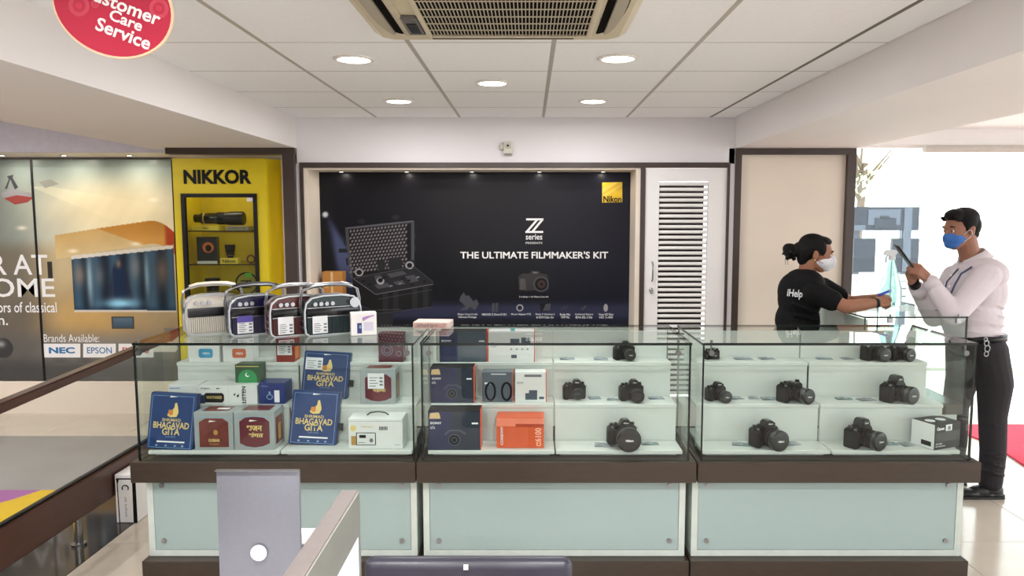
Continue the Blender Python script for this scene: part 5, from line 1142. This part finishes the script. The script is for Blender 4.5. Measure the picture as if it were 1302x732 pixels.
sk.cap(nb+Vector((.02, 0, -.07)), shN, .05, .045); sk.cap(nb+Vector((.02, 0, -.07)), shF, .05, .045)
kN, aN = Vector((2.68, 4.20, .49)), Vector((2.70, 4.20, .09)); kF, aF = Vector((2.60, 4.42, .49)), Vector((2.60, 4.42, .09))
sk.chain([hip+Vector((.03, -.09, -.03)), Vector((2.695, 4.205, .68)), kN, aN], [.075, .065, .05, .04]); sk.chain([hip+Vector((.01, .09, -.03)), Vector((2.64, 4.41, .68)), kF, aF], [.075, .065, .05, .04])
ph = PM(1150, 326, 4.16)
hand(sk, wrN, (PM(1160, 336, 4.10)-wrN), (.35, -.90, .25), (.75, .95, .6), side=1, s=.98, thumb=((.030, .030, -.006), (.055, .040, -.020), (.080, .034, -.036)))
hand(sk, wrF, (PM(1153, 332, 4.19)-wrF), (-.35, .90, .1), (.7, .9, .6), side=-1, s=.98, thumb=((.030, .030, -.006), (.055, .040, -.020), (.080, .034, -.034)))
sk.build('body', M_skin2, voxel=.0048, sm=3, **k)
eyes(Mh_, man, Lm)
# hair: short, swept up at the front
h = MB(); RM = Mh_.to_3x3()
for c, r in (((-.020, 0, .062), (.092, .080, .066)), ((-.050, 0, .020), (.062, .078, .080)), ((.034, 0, .092), (.054, .058, .036)), ((.060, .0, .090), (.026, .046, .024)), ((-.012, .058, .045), (.052, .026, .050)), ((-.012, -.058, .045), (.052, .026, .050)), ((.018, .064, .028), (.012, .012, .036)), ((.018, -.064, .028), (.012, .012, .036)), ((-.062, 0, -.035), (.040, .052, .040))):
    h.sph(Mh_ @ Vector(c), r, RM)
rr = random.Random(5)
for i in range(46):
    a_ = rr.uniform(-.055, .055); x_ = rr.uniform(-.05, .066); p = Mh_ @ Vector((x_, a_, .105-abs(a_)*.5-abs(x_-.02)*.25)); h.cap(p, p+RM @ Vector((.016, rr.uniform(-.01, .01), .014)), .011, .005, 8)
h.build('hair', M_hair, voxel=.005, sm=2, **k)
# mask
m = MB(); cut = [((.052, 0, -.040), (.062, .060, .050)), ((.090, 0, -.034), (.032, .028, .034)), ((.070, 0, -.070), (.040, .044, .030))]
for c, r in cut: m.sph(Mh_ @ Vector(c), r, RM)
M_mask = pm('mask_blue', (52, 104, 178), .75, bump=.3, scale=90)
ms = m.build('face_mask', M_mask, voxel=.004, sm=6, **k)
for s_ in (-1, 1): MB().tube([Mh_ @ Vector(p) for p in ((.042, s_*.064, -.020), (.016, s_*.076, .002), (.004, s_*.082, -.002), (.002, s_*.082, -.020), (.010, s_*.074, -.040), (.040, s_*.058, -.062))], .0016, 6).build('ear_loop', M_tag, ms, True, Lm)
# shirt
M_shirt = pm('shirt_lilac_white', (206, 198, 205), .85, var=.02, scale=14, bump=.6)
s_ = MB()
ch = Vector((2.60, 4.30, 1.24)); E = lambda c, r, mb=s_: mb.sph(Vector(c), r, None, 24, 16)
E((2.625, 4.30, 1.31), (.125, .205, .10)); E((2.60, 4.30, 1.20), (.150, .180, .15)); E((2.585, 4.30, 1.08), (.160, .170, .14)); E((2.60, 4.30, .985), (.150, .165, .085)); E((2.655, 4.30, 1.20), (.105, .165, .16)); E((2.64, 4.3, 1.04), (.11, .16, .13)); s_.cap(nb+Vector((.012, 0, -.05)), nb+Vector((.008, 0, .012)), .088, .066)
s_.cap(nb+Vector((.02, 0, -.045)), shN+Vector((0, .03, -.005)), .052, .066); s_.cap(nb+Vector((.02, 0, -.045)), shF+Vector((0, -.03, -.005)), .052, .066)
s_.chain([shN, elN], [.076, .060]); s_.chain([elN, elN.lerp(wrN, .5), wrN.lerp(elN, .04)], [.058, .050, .037])
s_.chain([shF, elF], [.074, .060]); s_.chain([elF, elF.lerp(wrF, .5), wrF.lerp(elF, .10)], [.058, .048, .038])
for i in range(7):      # soft sleeve folds
    p = shN.lerp(elN, .35+.1*i); s_.sph(p+Vector((.012*sin(i*2.1), -.02, 0)), (.068-.003*i, .045, .009), Matrix.Rotation(.9+.25*i, 3, 'Y'), 16, 8)
for i in range(6): p = elN.lerp(wrN, .1+.13*i); s_.sph(p, (.009, .051-.003*i, .053-.003*i), (wrN-elN).to_track_quat('X', 'Z').to_matrix() @ Matrix.Rotation(.3*(-1)**i, 3, 'Y'), 14, 8)
for i in range(5): s_.sph(Vector((2.60, 4.165, 1.22-.06*i)), (.12, .03, .010), Matrix.Rotation(.5-.1*i, 3, 'Y'), 16, 8)
sh = s_.build('shirt', M_shirt, voxel=.0065, sm=4, **k)
# collar, cuffs, placket
col = MB()
for a0 in range(2):
    r0, r1, z0, z1 = ((.066, .060, -.030, .020), (.074, .064, -.034, .016))[a0]
b_ = bmesh.new(); n = 26; ring = []
up = (Mh_ @ Vector((-.03, 0, -.05))-nb).normalized(); fr_ = frame(nb+Vector((.006, 0, .030)), (-1, -.1, -.42))
for j, (r_, z_) in enumerate(((.072, -.035), (.066, .040), (.071, .042), (.098, -.012), (.094, -.018), (.080, -.036))):
    ring.append([b_.verts.new(fr_ @ Vector((r_*cos(t)*(1.05), r_*sin(t), z_-.02*max(0, cos(t))**2))) for t in [(-pi+.25)+(2*pi-.5)*q_/n+pi for q_ in range(n+1)]])
for j in range(6):
    for q_ in range(n): b_.faces.new((ring[j][q_], ring[j][q_+1], ring[(j+1) % 6][q_+1], ring[(j+1) % 6][q_]))
col._add(b_); col.build('collar', M_shirt, sh, True, Lm)
MB().cyl(wrN.lerp(elN, .24), wrN.lerp(elN, .02), .0435, .0405, 24).build('cuff', M_shirt, sh, True, Lm)
MB().cyl(wrF.lerp(elF, .28), wrF.lerp(elF, .06), .043, .040, 24).build('cuff', M_shirt, sh, True, Lm)
for i in range(4): MB().cyl(PM(1209-2*i, 350+14*i, 4.12), PM(1209-2*i, 350+14*i, 4.10), .0055).build('button', M_tag, sh, True, Lm)
# lanyard
MB().tube([nb+Vector((-.02, -.07, .005)), PM(1222, 348, 4.125), PM(1214, 362, 4.10), PM(1207, 378, 4.085), PM(1205, 392, 4.085)], .0055, 6).tube([nb+Vector((-.075, .0, -.02)), PM(1204, 358, 4.16), PM(1200, 374, 4.14), PM(1202, 390, 4.12)], .005, 6).build('lanyard', pm('lanyard_blue', (52, 66, 100), .6), parent=man, origin=Lm)
# watch
MB().cyl(wrF.lerp(elF, .02), wrF.lerp(elF, -.07), .0315, .0305, 24).build('wrist_strap', M_blk, parent=man, origin=Lm, smooth=True, auto=True)
# trousers
M_trs = pm('trousers_black', (26, 22, 28), .8, var=.1, scale=40, bump=.2)
t = MB(); t.sph((2.625, 4.31, .90), (.150, .170, .085)); t.sph((2.68, 4.31, .84), (.115, .160, .11))
t.chain([hip+Vector((.02, -.085, -.06)), Vector((2.695, 4.205, .68)), kN+Vector((.01, 0, 0)), Vector((2.705, 4.20, .28)), aN+Vector((.0, 0, .005))], [.112, .096, .076, .070, .064])
t.chain([hip+Vector((.0, .085, -.06)), Vector((2.63, 4.41, .68)), kF, Vector((2.61, 4.42, .28)), aF+Vector((.0, 0, .005))], [.112, .094, .074, .068, .062])
for i in range(6): t.sph(Vector((2.70, 4.19, .16+.025*i)), (.070, .068, .007), Matrix.Rotation(.25*(-1)**i, 3, 'Y'), 14, 8)
for i in range(4): t.sph(kN+Vector((.005, -.005, -.05+.035*i)), (.078, .072, .008), Matrix.Rotation(.35*(-1)**i, 3, 'Y'), 14, 8)
tr2 = t.build('trousers', M_trs, voxel=.007, sm=3, **k)
b_ = MB(); b_.lathe([(.158, .0), (.160, .034), (.150, .034), (.148, 0)]); b_.build('belt', M_blk, tr2, True, M=Matrix.Translation(Vector((2.628, 4.31, .925))-Lm) @ Matrix.Diagonal((1.0, 1.10, 1, 1)))
q = PM(1254, 443, 4.13)
for i, (dx, dz, r_) in enumerate(((0, .03, .013), (.006, .0, .015), (.002, -.03, .012), (-.006, .052, .009))): MB().tube([(q.x+dx+r_*cos(t_), q.y, q.z+dz+r_*1.2*sin(t_)) for t_ in [2*pi*j/14 for j in range(14)]], .0035, 6, True).build('key_ring', M_chr, tr2, True, Lm)
# shoes
def shoe(a_, nm='shoe'):
    b = MB(); b.sph(a_+Vector((.035, 0, -.045)), (.050, .042, .045)); b.sph(a_+Vector((-.035, 0, -.050)), (.080, .043, .034)); b.sph(a_+Vector((-.115, -.004, -.060)), (.070, .043, .025)); b.cyl(a_+Vector((.01, 0, -.045)), a_+Vector((.008, 0, .03)), .05, .045)
    b.box(a_.x-.185, a_.x+.085, a_.y-.040, a_.y+.040, .012, .03, bev=.012)
    x = b.build(nm, pm('shoe_black', (18, 18, 20), .45, bump=.2), parent=man, origin=Lm, voxel=.006, sm=2)
    n = 22; out = [(-.19+.05*0, 0)]; 
    MB().box(a_.x-.180, a_.x+.080, a_.y-.041, a_.y+.041, .0, .016, bev=.007).build('sole', pm('sole_black', (30, 30, 32), .7), x, True, Lm, auto=True)
shoe(aN+Vector((-.01, 0, 0))); shoe(aF)
# phone in his hands
pc = PM(1149, 325, 4.13)
o = empty('mobile_phone', pc, 'black mobile phone held up in both hands of the man', 'phone')
MB().box(-.037, .037, -.004, .004, -.075, .075, bev=.0035, seg=3, mat=Matrix.Rotation(R(80), 4, 'Z')).build('case', M_blk, o, smooth=True, auto=True, M=Matrix.Rotation(R(-38), 4, 'Y'))
MB().box(-.033, .033, -.0048, -.0038, -.070, .070, mat=Matrix.Rotation(R(80), 4, 'Z')).build('screen', pm('screen_black', (12, 14, 20), .08), o, M=Matrix.Rotation(R(-38), 4, 'Y'))

# ---------------------------------------------------------------- the woman
Lw = Vector((1.64, 4.36, 0))
wo = empty('person', Lw, 'person in a black T-shirt and white face mask, black hair in a bun', 'person'); k = dict(parent=wo, origin=Lw)
hc = PM(1037, 322, 4.33); Mw = frame(hc, (.93, -.22, -.20)); RM = Mw.to_3x3() @ Matrix.Diagonal((.94, .94, .94)); Mw = Mw @ Matrix.Diagonal((.94, .94, .94, 1))
sk = MB(); head_shape(sk, Mw)
nb = PM(1024, 352, 4.36)
sk.chain([Mw @ Vector((-.03, 0, -.05)), nb, nb+Vector((-.02, .0, -.07))], [.046, .048, .06])
shN, elN, wrN = PM(1036, 372, 4.19), PM(1076, 390, 4.10), PM(1115, 385, 4.11)
shF, elF, wrF = PM(1046, 366, 4.50), PM(1082, 384, 4.50), PM(1112, 379, 4.32)
hip = Vector((1.60, 4.40, .90))
sk.chain([nb+Vector((-.02, 0, -.07)), Vector((1.62, 4.37, 1.12)), hip], [.08, .105, .12])
sk.chain([shN, elN, elN.lerp(wrN, .45), wrN], [.042, .038, .036, .025]); sk.chain([shF, elF, elF.lerp(wrF, .45), wrF], [.042, .036, .032, .024])
sk.cap(nb+Vector((-.02, 0, -.07)), shN, .045, .04); sk.cap(nb+Vector((-.02, 0, -.07)), shF, .045, .04)
kN, aN = Vector((1.62, 4.31, .48)), Vector((1.60, 4.31, .09)); kF, aF = Vector((1.62, 4.49, .48)), Vector((1.60, 4.49, .09))
sk.chain([hip+Vector((0, -.08, -.03)), kN, aN], [.085, .055, .04]); sk.chain([hip+Vector((0, .08, -.03)), kF, aF], [.085, .055, .04])
hand(sk, wrN, (PM(1128, 382, 4.14)-wrN), (.1, -.75, .65), (.7, .9, .6), side=-1, s=.92, thumb=((.030, .028, -.004), (.054, .032, -.018), (.076, .026, -.034)))
hand(sk, wrF, (PM(1127, 375, 4.24)-wrF), (.0, .75, .65), (.7, .9, .6), side=1, s=.92, thumb=((.030, .028, -.004), (.054, .032, -.018), (.076, .026, -.034)))
sk.build('body', M_skin, voxel=.0048, sm=3, **k)
eyes(Mw, wo, Lw)
h = MB()
for c, r in (((-.024, 0, .048), (.092, .080, .072)), ((-.052, 0, .010), (.064, .076, .082)), ((.026, 0, .084), (.052, .056, .030)), ((-.012, .060, .036), (.060, .024, .052)), ((-.012, -.060, .036), (.060, .024, .052)), ((-.058, 0, -.045), (.044, .054, .048)), ((.030, -.060, .030), (.020, .014, .038)), ((.030, .060, .030), (.020, .014, .038)), ((-.095, 0, .002), (.050, .05, .050))):
    h.sph(Mw @ Vector(c), Vector(r)*.94, Mw.to_3x3().normalized())
h.build('hair', M_hair, voxel=.005, sm=3, **k)
bn = PM(1005, 319, 4.37); b = MB(); rr = random.Random(9)
b.sph(bn, (.040, .040, .046)); b.sph(bn+Vector((-.012, 0, .012)), .034)
for i in range(26):
    a1 = rr.uniform(0, 6.28); a2 = rr.uniform(-1.2, 1.2); dd = Vector((cos(a1)*cos(a2), sin(a1)*cos(a2), sin(a2))); b.cap(bn+dd*.034, bn+dd*(.046+rr.uniform(0, .014))+Vector((0, 0, -.006)), .010, .004, 8)
bun = b.build('hair_bun', M_hair, voxel=.0045, sm=1, **k)
MB().tube([bn+Vector((.030, 0, 0))+Vector((.012*cos(t), .030*cos(t), .036*sin(t))) for t in [2*pi*j/18 for j in range(18)]], .004, 6, True).build('hair_band', M_steel, bun, True, Lw)
for i in range(2): MB().tube([bn+Vector((-.02+.012*i, -.01, -.03)), bn+Vector((-.035+.014*i, -.012, -.055-.006*i)), bn+Vector((-.03+.016*i, -.012, -.08))], .0014, 5).build('loose_strand', M_hair, bun, True, Lw)
m = MB()
for c, r in (((.050, 0, -.040), (.058, .058, .048)), ((.096, 0, -.036), (.036, .020, .044)), ((.076, 0, -.072), (.034, .034, .024)), ((.085, 0, -.008), (.022, .018, .018))): m.sph(Mw @ Vector(c), r, Mw.to_3x3().normalized())
ms = m.build('face_mask', pm('mask_white', (214, 216, 224), .7, var=.02), voxel=.004, sm=6, **k)
for zz_ in (-.01, -.05): MB().tube([Mw @ Vector(p) for p in ((.05, -.060, zz_), (.02, -.073, zz_+.008), (.0, -.080, zz_+.016))], .0015, 5).build('elastic_strap', pm('strap_red', (130, 60, 56), .6), ms, True, Lw)
MB().sph(Mw @ Vector((-.006, -.084, -.040)), .005).build('earring', M_gold, wo, True, Lw)
# T-shirt
M_ts = pm('tshirt_black', (13, 13, 15), .85, var=.1, scale=60, bump=.15, spec=.2)
s_ = MB(); s_.sph((1.625, 4.35, 1.25), (.105, .175, .085)); s_.sph((1.605, 4.36, 1.15), (.120, .165, .14)); s_.sph((1.600, 4.37, 1.02), (.125, .160, .14)); s_.sph((1.595, 4.38, .92), (.130, .165, .11)); s_.sph((1.57, 4.36, 1.19), (.085, .150, .12))
s_.cap(nb+Vector((-.015, 0, -.035)), nb+Vector((-.01, 0, .004)), .062, .052); s_.cap(nb+Vector((-.02, 0, -.06)), shN, .058, .060); s_.cap(nb+Vector((-.02, 0, -.06)), shF, .058, .060)
s_.chain([shN, shN.lerp(elN, .55)], [.068, .060]); s_.chain([shF, shF.lerp(elF, .55)], [.066, .058])
for i in range(6): s_.sph(Vector((1.59, 4.225, 1.16-.05*i)), (.10, .025, .008), Matrix.Rotation(.5-.15*i, 3, 'Y'), 16, 8)
ts = s_.build('tshirt', M_ts, voxel=.006, sm=4, **k)
q0, q1 = PM(999, 366, 4.18), PM(1014, 384, 4.18)
text('iHelp', 0, 0, .085, .055, 0, M_tag, ts, .02, M=Matrix.Translation(PM(1000, 379, 4.205)-Lw) @ Matrix.Rotation(R(-8), 4, 'Z') @ Matrix.Rotation(R(6), 4, 'Y'))
fr_ = PM(1057, 376, 4.165)-Lw
MB().prism([(-.030, .012), (-.022, .020), (.022, .012), (.030, -.004), (.018, -.014), (-.022, -.010)], .01, Matrix.Translation(fr_) @ Matrix.Rotation(R(14), 4, 'X')).build('sleeve_patch', pm('patch_gold', (222, 190, 110), .5), ts); MB().prism(ell(0, 0, .010, .008, 14), .002, Matrix.Translation(fr_+Vector((0, -.003, .001))) @ Matrix.Rotation(R(14), 4, 'X')).build('patch_mark', pm('patch_brown', (130, 90, 40), .5), ts)
wd = (wrN-elN).normalized(); MB().cyl(wrN-wd*.012, wrN+wd*.006, .0285, .0275, 24).build('wrist_band', M_blk, parent=wo, origin=Lw, smooth=True)
t = MB(); t.sph((1.60, 4.40, .86), (.13, .165, .11)); t.chain([hip+Vector((.0, -.08, -.06)), kN, aN], [.105, .075, .06]); t.chain([hip+Vector((.0, .08, -.06)), kF, aF], [.105, .075, .06]); t.build('trousers', M_trs, voxel=.008, sm=3, **k)
def wshoe(a_):
    b = MB(); b.sph(a_+Vector((-.03, 0, -.045)), (.045, .038, .042)); b.sph(a_+Vector((.035, 0, -.052)), (.075, .040, .032)); b.sph(a_+Vector((.10, 0, -.062)), (.055, .040, .024)); b.box(a_.x-.07, a_.x+.155, a_.y-.036, a_.y+.036, .0, .02, bev=.009)
    b.build('shoe', pm('shoe_black', (18, 18, 20), .45, bump=.2), parent=wo, origin=Lw, voxel=.006, sm=2)
wshoe(aN); wshoe(aF)
# small blue thing in her hands
c = PM(1125, 373, 4.19); o = empty('pen_marker', c, 'small blue and violet object held in the hands of the woman', 'tool')
MB().cyl((-.035, 0, -.010), (.02, 0, .012), .0075, .0065).build('barrel', pm('blue_plastic', (60, 80, 190), .35), o, smooth=True, auto=True)
MB().cyl((.02, 0, .012), (.035, 0, .018), .008, .007).build('cap', pm('violet_plastic', (150, 140, 220), .35), o, smooth=True, auto=True)
